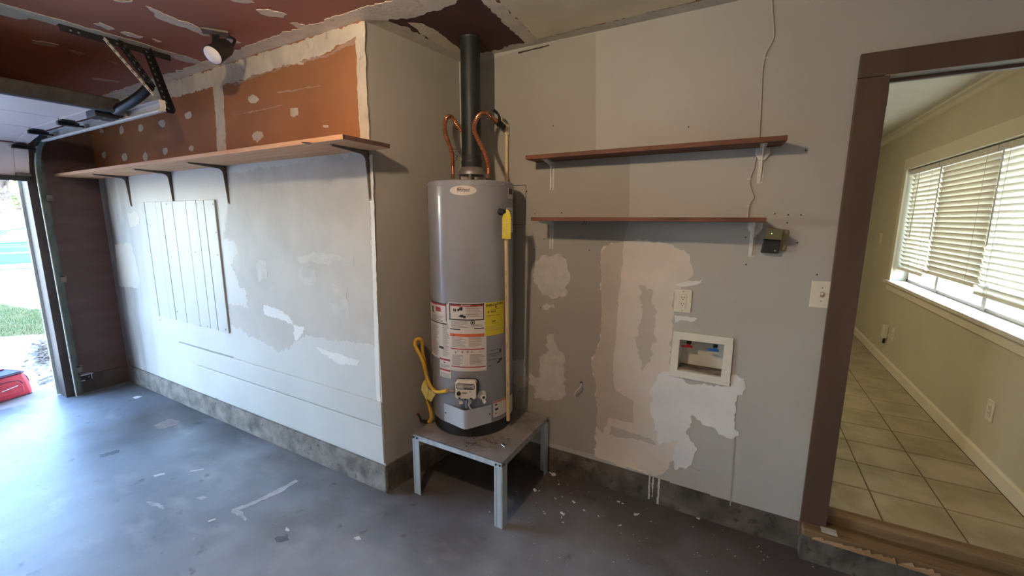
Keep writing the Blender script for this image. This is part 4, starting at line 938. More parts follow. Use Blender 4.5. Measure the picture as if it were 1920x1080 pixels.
# outlet and switch
oc = wp(1280.5, 564); t, n, a = plate('wall_outlet', 'ivory wall outlet above the washer box', 'outlet', oc, (0,-1,0), (1,0,0), .083, .122, M['ivory']); duplex(t, oc, n, a)
o_ = MB()
o_.obox(oc+n*.0068, a*.0168, n*.0005, Vector((0,0,.0345))); o_.build('recess_line', M['ink_soft'], t)
sc_ = MB()
for dz in (.05, -.05): sc_.lathe(oc+n*.006+Vector((0,0,dz)), [(.003, 0), (.002, .001)], 8, n)
sc_.build('plate_screw', M['hood'], t)
oc = wp(1540.5, 552); t, n, a = plate('light_switch', 'ivory toggle light switch beside the brown door casing', 'switch', oc, (0,-1,0), (1,0,0), .083, .122, M['ivory'])
MB().obox(oc+n*.007, a*.0055, n*.001, Vector((0,0,.012))).build('toggle_slot', M['grime'], t)
MB().obox(oc+n*.012+Vector((0,0,.004)), a*.004, n*.007, Vector((0,0,.005))).build('toggle', M['ivory'], t, bevel=.001)
sc_ = MB()
for dz in (.03, -.03): sc_.lathe(oc+n*.006+Vector((0,0,dz)), [(.003, 0), (.002, .001)], 8, n)
sc_.build('plate_screw', M['hood'], t)
# washer outlet box
wo = wquad([(1263,620.5),(1376,634.5),(1368,725),(1254,704)], .012); wi_ = wquad([(1275,637),(1359,647),(1352,708),(1270,694)], .012)
wb = thing('washer_box', 'ivory recessed washer outlet box with red and blue valve handles', 'outlet box', (wo[0]+wo[2])/2)
b = MB(); bk = Vector((0, .0115, 0))
b.add(wo+wi_+[p+bk for p in wo]+[p+bk for p in wi_], [(k, (k+1) % 4, 4+(k+1) % 4, 4+k) for k in range(4)]+[(8+k, 12+k, 12+(k+1) % 4, 8+(k+1) % 4) for k in range(4)]+[(k, 8+k, 8+(k+1) % 4, (k+1) % 4) for k in range(4)]+[(4+k, 4+(k+1) % 4, 12+(k+1) % 4, 12+k) for k in range(4)])
b.build('frame', M['ivory_box'], wb, bevel=.002)
dp_ = Vector((0, .095, 0)); b = MB(); wi2 = [p+Vector((0, .01, 0)) for p in wi_]
b.add(wi2+[p+dp_ for p in wi2], [(k, (k+1) % 4, 4+(k+1) % 4, 4+k) for k in range(4)]+[(4, 5, 6, 7)])
ob = b.build('box_liner', M['ivory_box'], wb); sm_ = ob.modifiers.new('shell', 'SOLIDIFY'); sm_.thickness = .003; sm_.offset = 0
g0 = [wi2[3]+Vector((.003,.002,.003)), wi2[2]+Vector((-.003,.002,.003)), wi2[2]+dp_+Vector((-.003,-.003,.006)), wi2[3]+dp_+Vector((.003,-.003,.006))]
MB().prism(g0, (0, 0, .005)).build('dirt_layer', M['grime'], wb)
for (u, v, hm, hn) in ((1292, 643, 'red', 'red valve handle'), (1341, 650, 'blue', 'blue valve handle')):
    c = P(u, v, 1, YR+.04)
    vb = MB().lathe(c-Vector((0, 0, .006)), [(.008, 0), (.012, .004), (.012, .02), (.009, .024), (.009, .035)], 12).lathe(c+Vector((0, -.012, .002)), [(.010, 0), (.012, .004), (.012, .016), (.008, .02)], 12, (0, 1, 0)).build('valve', M['black_steel'], wb, smooth=True)
    q = MB().obox(c+Vector((-.008, -.012, -.016)), (.027, 0, 0), (0, .007, 0), (0, 0, .0055)).obox(c+Vector((0, -.012, -.010)), (.009, 0, 0), (0, .008, 0), (0, 0, .008)).build('handle', M[hm], vb, bevel=.002); q['label'] = hn
# cable stub
cs = thing('cable_stub', 'short white cable looping out of a hole low on the laundry wall', 'cable', wp(1080, 745))
MB().tube(smooth_path([P(u, v, 1, y) for u, v, y in ((1090,718,YR+.01),(1089.5,721,YR-.02),(1087,727,YR-.035),(1081,733,YR-.035),(1077.5,740,YR-.02),(1079,746,YR-.004))], 6), .0045, 8).build('cable', M['label_white'], cs, smooth=True)
MB().lathe(wp(1090, 718, .001), [(.009, 0), (.009, .001)], 10, (0, -1, 0)).build('hole', M['ink'], cs)
# thin wire frame above the tank's right shoulder
wf_ = thing('wire_outline', 'thin dark wire bent along the wall beside the tank', 'wire', wp(985, 420))
MB().tube([wp(u, v, .004) for u, v in ((955, 348), (986, 347), (986, 385), (985, 421), (962, 421))], .0016, 6).build('wire', M['black_steel'], wf_)
MB().lathe(wp(987, 359, .003), [(.005, 0), (.004, .003)], 8, (0, -1, 0)).build('fastener', M['black_steel'], wf_)
# coil of wire left of the vent
wc = thing('wire_tie', 'small twisted dark wire hanging beside the left copper connector', 'wire', P(854, 293, 1, 2.05))
MB().tube(smooth_path([P(u, v, 1, 2.02) for u, v in ((848,280),(852,279.5),(856,280.5),(856,284),(852,287),(855,290),(858,293),(854,296),(857,299),(853,302))], 4), .0014, 5).build('wire', M['black_steel'], wc)

# ------------------------------------------------------------------ white board hatch on the left wall
lw = lambda u, v, off=0: P(u, v, 1, YL-off)
ht = thing('board_hatch', 'white painted hatch of vertical boards screwed to the left wall', 'hatch', lw(360, 607))
tops = [266, 272.5, 293.5, 304.5, 325, 350, 370, 384.5, 404.5]; z_t = lw(335, 377)[2]; z_b = lw(360, 606.5)[2]; prevx = lw(266, 377)[0]
for k in range(8):
    x0, x1 = lw(tops[k], 377)[0], lw(tops[k+1], 377)[0]; g = .0022; r_ = random.Random(k)
    MB().box((x0+g, YL-.010-r_.uniform(0, .002), z_b+r_.uniform(-.004, .004)), (x1-g, YL-.0005, z_t+r_.uniform(-.002, .002))).build('hatch_board', M['hatch_paint'], ht, bevel=.002)
s = MB()
for u, v in ((270,380),(312,383),(399,383),(277,420),(405,436),(313,443),(408,478),(290,570),(332,584),(423,618),(389,612),(300,600),(366,473)): s.lathe(lw(u, v, .0124), [(.006, 0), (.006, .001)], 8, (0, -1, 0))
tag(s.build('nail_mark', M['ink_soft'], ht), None, kind='stuff')

# ------------------------------------------------------------------ ceiling spotlight
def ceil(u, v, d=0): return P(u, v, 2, ZC-d)
sb = ceil(404, 62, .01); sl_ = thing('ceiling_spotlight', 'black swivel spotlight with white lens screwed to the red ceiling', 'spotlight', (sb.x, sb.y, ZC))
MB().obox(Vector((sb.x, sb.y, ZC-.006)), (.035, .05, 0), (-.03, .02, 0), (0, 0, .006)).build('base_plate', M['bracket_grey'], sl_, bevel=.003)
kdep = (Vector((sb.x, sb.y, ZC))-CAM).dot(FW)
def atd(u, v, k=0): return CAM+ray(u, v)*(kdep+k)
hc = atd(415, 93, -.02); lc = atd(397.5, 104.5, -.07)
hdv = (lc-hc).normalized()
MB().lathe(hc-hdv*.055, [(.012, 0), (.036, .006), (.043, .03), (.045, .12), (.047, .122), (.047, .128)], 28, hdv).build('housing', M['black'], sl_, smooth=True)
MB().lathe(hc+hdv*.066, [(.044, 0), (.043, .010), (.034, .018), (.018, .023), (.002, .025)], 28, hdv).build('lens', M['lens'], sl_, smooth=True)
arm = MB(); 
for du in (-3.5, 4): arm.tube([atd(404+du, 66, 0), atd(405+du, 88, -.01)], .009, 8)
arm.build('swivel_arm', M['black'], sl_, smooth=True)
MB().tube(smooth_path([atd(421, 80, 0), atd(426, 89, 0), atd(433, 89.5, 0), atd(438, 82, .02), atd(440, 75, .03), atd(434, 71, .04), atd(428, 70, .05)], 6), .0075, 8).build('cord', M['black'], sl_, smooth=True)

# ------------------------------------------------------------------ overhead garage door
TY = 1.215                           # plane of the vertical and horizontal tracks
ztr = P(305, 207, 1, TY)[2]; xtr = P(305, 207, 1, TY)[0]
dr = thing('garage_door', 'white sectional overhead garage door rolled up along its tracks', 'garage door', (-4.4, 0, 1.9))
DY1, DY0 = 1.165, OY0-.03
ZD = 2.275                           # underside of the raised sections
xs = [-3.41, -4.085, -4.70]; th_ = .038
for a, b in ((-3.41, -4.081), (-4.089, -4.696)):
    d = MB().box((b, DY0, ZD), (a, DY1, ZD+th_)).build('door_section', M['door_white'], dr, bevel=.004)
    MB().box((b+.002, DY1-.075, ZD-.012), (a-.002, DY1+.004, ZD)).build('end_stile', M['door_white'], d, bevel=.003)
    MB().box((b+.002, -.10, ZD-.010), (a-.002, -.02, ZD)).build('middle_stile', M['door_white'], d, bevel=.003)
for x in (-4.085, -4.70): MB().box((x-.0045, DY0, ZD+.002), (x+.0045, DY1-.001, ZD+.02)).build('joint_gasket', M['door_line'], dr)
# third section tips into the curve, bottom section hangs in the opening
p3a, p3b = Vector((-4.704, 0, ZD)), Vector((-5.145, 0, ZD-.065)); p4a, p4b = Vector((-5.15, 0, ZD-.075)), Vector((-5.245, 0, 1.95))
for a, b in ((p3a, p3b), (p4a, p4b)):
    d_ = (b-a).normalized(); up = Vector((d_.z, 0, -d_.x))*-1
    if up.z < 0 and abs(d_.x) > .5: up = -up
    if abs(d_.x) < .5: up = Vector((-abs(d_.z), 0, d_.x*-1)).normalized()
    c = MB().prism([a+Vector((0, DY0, 0)), a+Vector((0, DY1, 0)), b+Vector((0, DY1, 0)), b+Vector((0, DY0, 0))], up*th_).build('door_section', M['door_white'], dr, bevel=.004)
    MB().prism([a+Vector((0, DY1-.075, 0))+d_*.003, a+Vector((0, DY1+.004, 0))+d_*.003, b+Vector((0, DY1+.004, 0))-d_*.003, b+Vector((0, DY1-.075, 0))-d_*.003], -up*.012).build('end_stile', M['door_white'], c, bevel=.003)
MB().box((-5.275, DY0, 1.912), (-5.225, DY1+.004, 1.952)).build('bottom_seal', M['rubber'], dr, bevel=.006)
MB().box((-5.242, DY1-.075, 1.95), (-5.2, DY1+.006, 1.975)).build('bottom_bracket', M['bracket_grey'], dr, bevel=.003)
st2 = MB().box((-3.432, DY0, ZD-.03), (-3.372, DY1+.02, ZD+.05)).build('top_seal_strut', M['rubber'], dr, bevel=.012)
# hinges with rollers
for k, x in enumerate((-4.085, -4.70, -5.147)):
    z = ZD if k < 2 else ZD-.07
    h = MB().box((x-.055, DY1-.075, z-.022), (x+.055, DY1-.01, z-.012)).box((x-.02, DY1-.085, z-.045), (x+.02, DY1+.02, z-.02)).build('hinge', M['black_steel'], dr, bevel=.003)
    MB().tube([(x, DY1-.06, z-.036), (x, TY+.01, z-.036)], .006, 8).build('roller_stem', M['black_steel'], h)
    MB().lathe((x, TY-.004, z-.036), [(.022, 0), (.024, .004), (.024, .014), (.022, .018)], 18, (0, 1, 0)).build('roller', M['white_metal'], h, smooth=True)
h = MB().box((-3.60, DY1-.08, ZD-.055), (-3.46, DY1+.03, ZD-.015)).build('top_bracket', M['black_steel'], dr, bevel=.003)
MB().tube([(-3.50, DY1, ZD-.036), (-3.44, TY+.01, ZD-.036)], .007, 8).build('roller_stem', M['black_steel'], h)
MB().lathe((-3.44, TY-.004, ZD-.036), [(.022, 0), (.024, .004), (.024, .014), (.022, .018)], 18, (0, 1, 0)).build('roller', M['white_metal'], h, smooth=True)
bl_ = MB()
for dx, dz in ((-.03, .0), (.03, 0)): bl_.lathe((-3.53+dx, DY1-.03, ZD-.055), [(.006, 0), (.004, .003)], 8, (0, 0, -1))
bl_.build('bolt', M['screw'], h)
# curved black lift arm behind the top section
ap = [P(u, v, 1, y) for u, v, y in ((216,208,1.17),(228,201,1.17),(243,193,1.18),(258,183,1.19),(270,173,1.20),(280,162,1.21))]
MB().tube(smooth_path(ap, 6), .026, 14).build('lift_arm', M['black_steel'], dr, smooth=True)

tk = thing('door_track', 'zinc garage door track with black perforated hanger angles', 'track', (XF+.06, TY, 0))
th2 = .0025
zt0, zt1 = ztr-.004, ztr+.055       # C channel opening towards the door
b = MB()
ctr = [(-4.98, ztr)]
def channel(path):
    # path in the XZ plane at TY; profile: web on the wall side, two lips towards the door
    for (a, bq) in zip(path, path[1:]):
        a, bq = Vector((a[0], 0, a[1])), Vector((bq[0], 0, bq[1])); d = (bq-a).normalized(); nn = Vector((-d.z, 0, d.x))
        h = .027
        for (y0, y1, o0, o1) in ((TY+.016, TY+.0185, -h, h), (TY-.012, TY+.0185, -h-.0025, -h), (TY-.012, TY+.0185, h, h+.0025)):
            P8 = [a+nn*o0, bq+nn*o0, bq+nn*o1, a+nn*o1]
            b.prism([p+Vector((0, y0, 0)) for p in P8], (0, y1-y0, 0))
cz_ = ztr+.027
curve = [(xtr, cz_)]+[(-4.92, cz_)]
R_ = .30; cx_, czc = -4.94, cz_-R_
for k in range(1, 9):
    q = PI/2+k/8*PI/2; curve.append((cx_+R_*math.cos(q), czc+R_*math.sin(q)))
curve.append((-5.225, 0.01))
channel(curve[:2]); b.build('rail', M['track'], tk)
b = MB(); channel(curve[1:]); b.build('vertical_rail', M['green_jamb'], tk)
MB().tube([(x+.004, TY-.014, z) for x, z in [(cx_+(R_-.028)*math.cos(PI/2+k/8*PI/2), czc+(R_-.028)*math.sin(PI/2+k/8*PI/2)) for k in range(4, 9)]+[(-5.197, .01)]], .005, 6).build('vertical_lip', M['white_metal'], tk)
MB().tube([(xtr, TY-.014, ztr-.003), (-4.92, TY-.014, ztr-.003)], .009, 8).build('rail_lip', M['white_metal'], tk, smooth=True)
MB().box((xtr-.005, TY-.012, ztr+.0), (xtr+.002, TY+.016, ztr+.054)).build('end_stop', M['track'], tk)
for u, v in ((78, 372), (106, 522), (139, 690)):
    z = P(u, v, 1, TY+.03)[2]
    MB().box((-5.28, TY+.018, z-.025), (-5.20, TY+.05, z+.025)).box((-5.288, TY+.018, z-.025), (-5.28, TY+.075, z+.025)).build('jamb_bracket', M['bracket_grey'], tk)
MB().box((XF+.002, TY+.02, 0), (XF+.045, TY+.045, 2.1)).build('track_angle', M['green_jamb'], tk)
# perforated angles
def perforated(a, b, w, m, parent, name='hanger_angle', up=(0, 1, 0), holes=True):
    a, b = Vector(a), Vector(b); d = (b-a).normalized(); up = Vector(up); x = d.cross(up).normalized(); y = x.cross(d)
    q = MB(); q.obox((a+b)/2, x*w/2, (b-a)/2, y*.0013); q.obox((a+b)/2+x*w/2+y*w/2, x*.0013, (b-a)/2, y*w/2)
    o = q.build(name, m, parent)
    if holes:
        h = MB(); L = (b-a).length; n = int(L/.038)
        for k in range(n):
            c = a+d*(.03+k*.038)
            for s_ in (1, -1): h.obox(c+y*.0015*s_, x*.0035, d*.007, y*.0004)
            h.obox(c+x*(w/2+.0015)+y*w/2, x*.0004, d*.007, y*.0035)
        tag(h.build('slot_hole', M['screw'] if m is M['black_steel'] else M['ink'], o), None, kind='stuff')
    return o
ca, cb = ceil(128, 42), ceil(311, 108)
cxm = -3.135
q = MB().box((cxm-.002, ca.y-.02, ZC-.034), (cxm+.002, 1.37, ZC)).box((cxm-.034, ca.y-.02, ZC-.004), (cxm+.002, 1.37, ZC-.001)).build('ceiling_angle', M['black_steel'], tk)
bb_ = MB()
for y in (ca.y+.02, ca.y+.05, 1.08, 1.12, 1.27): bb_.lathe((cxm+.002, y, ZC-.02), [(.006, 0), (.004, .004)], 8, (1, 0, 0))
bb_.build('bolt', M['screw'], q)
hx_ = P(272, 85, 2, ZC-.02); e1 = P(306, 207, 1, TY+.022)
perforated((xtr+.012, TY+.03, ztr-.01), (cxm+.004, P(272, 90, 0, cxm)[1], ZC-.012), .032, M['black_steel'], tk, up=(1, 0, .2))
br_a = P(196, 76, 0, cxm); mid_ = P(288, 180, 1, TY-.02)
perforated(P(289, 179, 1, TY), P(195, 72, 0, cxm+.01), .014, M['white_metal'], tk, 'brace_strap', up=tuple(-FW))
perforated(P(287, 165, 1, TY+.02), P(218, 70, 0, cxm-.01), .034, M['black_steel'], tk, 'brace_angle', up=tuple(-FW))
# wall box and wire by the jamb
sb_ = thing('safety_sensor', 'small metal sensor box low on the dark front wall', 'sensor', P(162, 708, 0, XF+.03))
c = P(162, 706, 0, XF+.03)
MB().obox(c, (.022,0,0), (0,.038,0), (0,0,.022)).build('body', M['black'], sb_, bevel=.003)
MB().obox(c+Vector((.0, 0, .025)), (.026,0,0), (0,.042,0), (0,0,.003)).obox(c+Vector((0, .03, 0)), (.026,0,0), (0,.002,0), (0,0,.024)).obox(c+Vector((0, -.03, -.027)), (.02,0,0), (0,.014,0), (0,0,.003)).build('steel_bracket', M['galv'], sb_)
MB().lathe(c+Vector((.023, .01, 0)), [(.006, 0), (.005, .004)], 10, (1,0,0)).build('eye', M['screw'], sb_)
wr_ = thing('wall_wire', 'thin pinkish wire running down the dark front wall to the sensor', 'wire', P(150, 700, 0, XF+.004))
MB().tube(smooth_path([P(u, v, 0, XF+.004) for u, v in ((78,300),(85,340),(92,390),(98,425),(107,470),(113,500),(109,495+20),(122,560),(132,600),(137,640),(139,670),(146,695),(158,702))], 5), .003, 6).build('wire', M['compound_pink'], wr_, smooth=True)

# ------------------------------------------------------------------ plaster crumbs on the garage floor
cf = MB(); r_ = random.Random(21)
spots = [(1005,920,9),(1040,935,4),(1035,887,10),(1047,908,3),(1053,932,3),(1077,943,4),(1095,957,3),(1160,941,4),(1168,944,3),(1193,965,7),(1122,968,3),(1160,985,4),(1053,965,7),(1056,980,4),(918,960,3),(1340,912,3),(1308,972,5),(1375,952,4),(1020,960,3),(1021,963,3)]
for u, v, s in spots:
    c = P(u, v, 2, 0); 
    for k in range(3):
        q = s*.0011*r_.uniform(.5, 1.3); an = r_.uniform(0, PI); e = r_.uniform(.25, .9)
        cf.obox(c+Vector((r_.gauss(0, s*.0012), r_.gauss(0, s*.0012), q*.25)), (q*math.cos(an), q*math.sin(an), 0), (-q*e*math.sin(an), q*e*math.cos(an), 0), (0, 0, q*.25))
for k in range(150):
    u, v = r_.uniform(950, 1560), r_.uniform(880, 1075); c = P(u, v, 2, 0)
    if c.y < YR-.03:
        q = r_.uniform(.0008, .0028); an = r_.uniform(0, PI)
        cf.obox(c+Vector((0, 0, q*.3)), (q*math.cos(an), q*math.sin(an), 0), (-q*.6*math.sin(an), q*.6*math.cos(an), 0), (0, 0, q*.3))
tag(cf.build('plaster_crumbs', M['fresh_white'], None, loc=(-.5, 1.9, 0)), 'white plaster crumbs scattered on the floor below the laundry wall', 'debris', kind='stuff')
pf = lambda name, poly, m, layer=1, jag=.006, **k: patch(name, floor, 2, 0, 1, poly, m, layer, jag, **k)
fm = mat('scuffed light floor mark', (.42,.43,.44), .5, var=.15, scale=16, detail=8)
fo = mat('faint rust mark', (.23,.185,.165), .45, var=.2, scale=9)
fd = mat('dark oil mark', (.11,.115,.13), .4, var=.2, scale=9)
z8 = lambda L: [(x*.3958, 660+y*.3958) for x, y in L]
pf('floor_mark', z8([(1100,745),(1130,735),(1240,690),(1400,605),(1415,612),(1290,685),(1160,740),(1130,750),(1170,790),(1165,800),(1110,765)]), fm, 1, .006)
pf('floor_mark', z8([(725,585),(780,573),(782,580),(735,592)]), M['fresh_white'], 1, .003)
pf('floor_mark', z8([(900,563),(965,553),(965,557),(903,567)]), M['fresh_white'], 1, .002)
pf('floor_mark', z8([(625,217),(650,208),(675,210),(640,222)]), M['fresh_white'], 1, .004)
pf('floor_mark', z8([(985,800),(1020,788),(1022,794),(990,806)]), M['fresh_white'], 1, .002)
pf('floor_mark', z8([(1350,845),(1358,828),(1372,848),(1362,850)]), M['fresh_white'], 1, .002)
pf('floor_mark', z8([(1675,880),(1700,872),(1712,888),(1690,892)]), M['fresh_white'], 1, .003)
pf('floor_mark', z8([(1300,885),(1360,860),(1370,890),(1310,900)]), fd, 1, .008)
pf('floor_mark', z8([(460,490),(550,465),(565,475),(475,500)]), fd, 1, .008)
pf('floor_mark', z8([(735,345),(790,318),(850,325),(840,345),(780,365),(740,362)]), fo, 1, .012)
pf('floor_mark', z8([(930,690),(965,683),(985,690),(950,702)]), fm, 1, .004)
pf('floor_mark', z8([(690,705),(740,715),(780,735),(770,745),(720,730)]), fm, 1, .006)

# ceiling bulb in the garage (above the frame): the warm light on the walls
gb = thing('ceiling_bulb', 'bare warm light bulb in a porcelain ceiling holder', 'lamp', (-1.0, .3, ZC))
MB().lathe((-1.0, .3, ZC-.05), [(.025, 0), (.05, .02), (.055, .05)], 24).build('lamp_holder', M['white_metal'], gb, smooth=True)
MB().tube([(-1.0, .3, ZC-.05), (-1.0, .3, ZC-.10)], .012, 10).build('lamp_neck', M['white_metal'], gb)
mb = mat('warm bulb glow', (1, .79, .55), .4, emit=BULB)
bprof = [(.004, 0), (.020, .006), (.03, .022), (.0325, .040), (.028, .058), (.016, .08), (.013, .095)]
MB().lathe((-1.0, .3, ZC-.195), bprof, 24).build('bulb', mb, gb, smooth=True)
fill_glow = mat('fill bulb glow', (1, .79, .55), .4, emit=BULB*.38)
fill_bulb = thing('ceiling_bulb', 'added warm fill bulb on the garage ceiling behind the camera', 'lamp', (.9, -2.4, ZC))  # unseen bulb added as fill, brightens the room and softens the shelf shadows
MB().lathe((.9, -2.4, ZC-.05), [(.025, 0), (.05, .02), (.055, .05)], 24).build('lamp_holder', M['white_metal'], fill_bulb, smooth=True)
MB().tube([(.9, -2.4, ZC-.05), (.9, -2.4, ZC-.20)], .012, 10).build('lamp_neck', M['white_metal'], fill_bulb)
MB().lathe((.9, -2.4, ZC-.295), bprof, 24).build('bulb', fill_glow, fill_bulb, smooth=True)

# ------------------------------------------------------------------ outdoors
M['drive'] = mat('driveway concrete', (.33,.29,.265), .8, var=.1, scale=3, bump=.1, bscale=60)
M['street'] = mat('pale street asphalt', (.36,.36,.36), .9, var=.08, scale=2)
M['kerb'] = mat('concrete kerb', (.40,.37,.34), .85, var=.1, scale=4)
M['soil'] = mat('dry soil and straw', (.35,.29,.2), .95, col2=(.22,.19,.13), scale=6, bump=.2)
M['blade'] = mat('grass blades', (.05,.095,.032), .7, col2=(.10,.12,.055), scale=3)
M['leaf_dry'] = mat('dry leaves', (.07,.042,.022), .8, col2=(.16,.10,.05), scale=20)
M['foliage'] = mat('pale tree foliage', (.10,.15,.05), .7, col2=(.24,.2,.08), scale=3)
M['bark'] = mat('tree bark', (.12,.09,.07), .9, var=.3, scale=10, bump=.4)
GZ = -.03
struct(MB().box((-13.2, -8, -.3), (XF-.12, 2.3, GZ)).build('trim_5', M['drive'], loc=(-9, 0, -.3)), 'pale concrete driveway outside the garage')
struct(MB().box((-60, -60, -.4), (-19.6, 60, -.15)).build('trim_6', M['street'], loc=(-30, 0, -.4)), 'sunlit street beyond the driveway')
struct(MB().box((-19.7, -60, -.3), (-13.2, 60, GZ-.005)).build('trim_7', M['drive'], loc=(-16, 0, -.3)), 'sunlit pale apron between lawn and kerb')
struct(MB().box((-13.2, 2.3, -.3), (XF-.12, 14, GZ)).build('trim_8', M['soil'], loc=(-9, 8, -.3)), 'dry front yard beside the driveway')
kb = thing('street_kerb', 'pale concrete kerb between the pale apron and the street', 'kerb', (-19.6, 4, -.15)); me = None
for i in range(12):
    if me is None: me = MB().box((-19.75, -10, -.15), (-19.55, -8.02, .0)).build('kerb_stone', M['kerb'], kb, bevel=.02)
    else: o = me.copy(); C.objects.link(o); o.parent = kb; o.location = me.location+Vector((0, 2*i, 0))
# lawn
lawn_px = [(-60,566),(0,571),(40,578),(60,581),(84,580),(96,628),(60,628),(0,632),(-60,636)]
lp = [P(u, v, 2, GZ) for u, v in lawn_px]
ms = mat('lawn soil', (.065,.085,.035), .95, col2=(.12,.11,.06), scale=4)
ln_ = patch('lawn_soil', None, 2, GZ, 1, [(p.x, p.y) for p in lp], ms, 3, .05, .2, True, .002); struct(ln_, 'thin green lawn patch beside the driveway'); ln_['category'] = 'lawn'
def inside(x, y, poly):
    c = False
    for a, b in zip(poly, poly[1:]+poly[:1]):
        if (a.y > y) != (b.y > y) and x < (b.x-a.x)*(y-a.y)/(b.y-a.y)+a.x: c = not c
    return c
r_ = random.Random(4); g = MB(); x0, x1 = min(p.x for p in lp), max(p.x for p in lp); y0, y1 = min(p.y for p in lp), max(p.y for p in lp); cnt = 0
while cnt < 9000:
    x, y = r_.uniform(x0, x1), r_.uniform(y0, y1)
    if not inside(x, y, lp): continue
    h = r_.uniform(.025, .07); a = r_.uniform(0, 2*PI); ww = .004; lx, ly = r_.gauss(0, .02), r_.gauss(0, .02)
    g.add([(x-ww*math.cos(a), y-ww*math.sin(a), GZ), (x+ww*math.cos(a), y+ww*math.sin(a), GZ), (x+lx, y+ly, GZ+h)], [(0, 1, 2)]); cnt += 1
tag(g.build('lawn_grass', M['blade'], None, loc=(lp[0].x, lp[0].y, GZ)), 'short green grass growing on the lawn patch', 'grass', kind='stuff')
lf = MB()
for k in range(420):
    u, v = r_.gauss(82, 14), r_.gauss(662, 14)
    if v < 632 or u > 112 : continue
    p = P(u, v, 2, GZ); s = r_.uniform(.012, .035); a = r_.uniform(0, 2*PI); tl = r_.uniform(-.4, .4)
    dx, dy = Vector((math.cos(a), math.sin(a), tl))*s, Vector((-math.sin(a), math.cos(a), r_.uniform(-.3, .3)))*s*.5
    p = p+Vector((0, 0, s*.45)); lf.add([p-dx, p-dx*.2+dy, p+dx, p-dx*.2-dy], [(0, 1, 2, 3)])
for k in range(160):      # a thin trail of straw towards the bag
    f = r_.random(); u, v = 70+f*34+r_.gauss(0, 2), 722-f*12+r_.gauss(0, 1.5) if r_.random() < .6 else 715-f*12
    p = P(u, v, 2, GZ); s = r_.uniform(.006, .02); a = r_.uniform(0, PI); dx, dy = Vector((math.cos(a), math.sin(a), .1))*s, Vector((-math.sin(a), math.cos(a), 0))*s*.3
    p = p+Vector((0, 0, s*.3)); lf.add([p-dx, p+dy, p+dx, p-dy], [(0, 1, 2, 3)])
tag(lf.build('dry_leaves', M['leaf_dry'], None, loc=P(85, 665, 2, GZ)), 'dry brown leaves lying on the driveway by the jamb', 'leaves', kind='stuff')

# red cooler bag
bg_ = thing('cooler_bag', 'red soft cooler bag with open dark top standing on the driveway', 'bag', P(30, 745, 2, GZ))
br = P(66, 736, 2, GZ); bl2 = P(2, 756, 2, GZ)
ex = (br-bl2); ex.z = 0; ex.normalize(); ey = Vector((-ex.y, ex.x, 0))
if ey.dot(CAM-br) > 0: ey = -ey
Wd, Dp, Hg = .50, .26, None
# height from the top right corner in the photo
kf_ = (br-CAM).dot(FW); tr_ = CAM+ray(54, 690)*kf_; Hg = max(.24, tr_.z-GZ)
M['bag_red'] = mat('red bag fabric', (.50,.035,.055), .65, var=.1, scale=14, bump=.1, bscale=200)
M['bag_dark'] = mat('dark bag piping', (.07,.015,.03), .7)
M['bag_navy'] = mat('navy bag lining', (.03,.035,.09), .7, var=.3)
lean = -.045
def bp_(x, y, z): return br-ex*(Wd-x)+ey*y+UZ*z+ex*(lean*z/Hg if x > Wd/2 else 0)
body = MB()
ring = lambda z, g_: [bp_(x, y, z) for x, y in ((g_, .02), (.03, g_), (Wd-.03, g_), (Wd-g_, .02), (Wd-g_, Dp-.02), (Wd-.03, Dp-g_), (.03, Dp-g_), (g_, Dp-.02))]
rg_ = [ring(.004, .012), ring(.03, 0), ring(Hg*.5, -.008), ring(Hg*.93, .004)]; vs = sum(rg_, [])
fs = [(8*i+k, 8*i+(k+1) % 8, 8*i+8+(k+1) % 8, 8*i+8+k) for i in range(3) for k in range(8)]+[tuple(range(7, -1, -1)), tuple(24+k for k in range(8))]
bo = body.add(vs, fs).build('body', M['bag_red'], bg_, smooth=True, bevel=.006)
MB().tube([p+UZ*.0 for p in rg_[0]+rg_[0][:1]], .008, 6).build('bottom_piping', M['bag_dark'], bo)
MB().tube([p for p in ring(Hg*.93, .002)+ring(Hg*.93, .002)[:1]], .009, 6).build('top_piping', M['bag_dark'], bo)
fp_ = [(.08, .06), (Wd-.07, .05), (Wd-.06, Hg*.55), (Wd-.10, Hg*.72), (.16, Hg*.74), (.09, Hg*.6)]
pk = MB().prism([bp_(x, -.012, z) for x, z in fp_], ey*-.014).build('front_pocket', M['bag_red'], bg_, bevel=.012, seg=3)
MB().tube(smooth_path([bp_(x, -.026, z) for x, z in fp_[2:]+[fp_[0]]], 5), .004, 6).build('pocket_piping', M['bag_dark'], pk)
lg = MB().prism([bp_(x, -.0275, z) for x, z in ((.245, Hg*.42), (.262, Hg*.475), (.282, Hg*.44), (.262, Hg*.405))], ey*-.001)
lg.obox(bp_(.345, -.028, Hg*.475), ex*.055+UZ*.008, ey*.0005, UZ*.0035); lg.build('emblem', M['fresh_white'], pk)
MB().prism([bp_(x, y, Hg*.935) for x, y in ((.02, .02), (Wd-.02, .02), (Wd-.02, Dp-.02), (.02, Dp-.02))], UZ*.01).build('lining', M['bag_navy'], bg_)
lid = MB().prism([bp_(x, Dp-.02+dy, z) for x, z, dy in ((.0, Hg*.93, 0), (Wd-.01, Hg*.95, 0), (Wd-.02, Hg*1.03, -.04), (.02, Hg*1.0, -.04))], ey*.02).build('lid_flap', M['bag_red'], bg_, bevel=.004)
wd_ = mat('coloured contents', (.25,.3,.6), .6, col2=(.7,.15,.45), scale=26)
MB().lathe(bp_(.20, .11, Hg*.90), [(.10, 0), (.09, .03), (.05, .045), (.01, .05)], 12).build('contents', wd_, bg_, smooth=True)
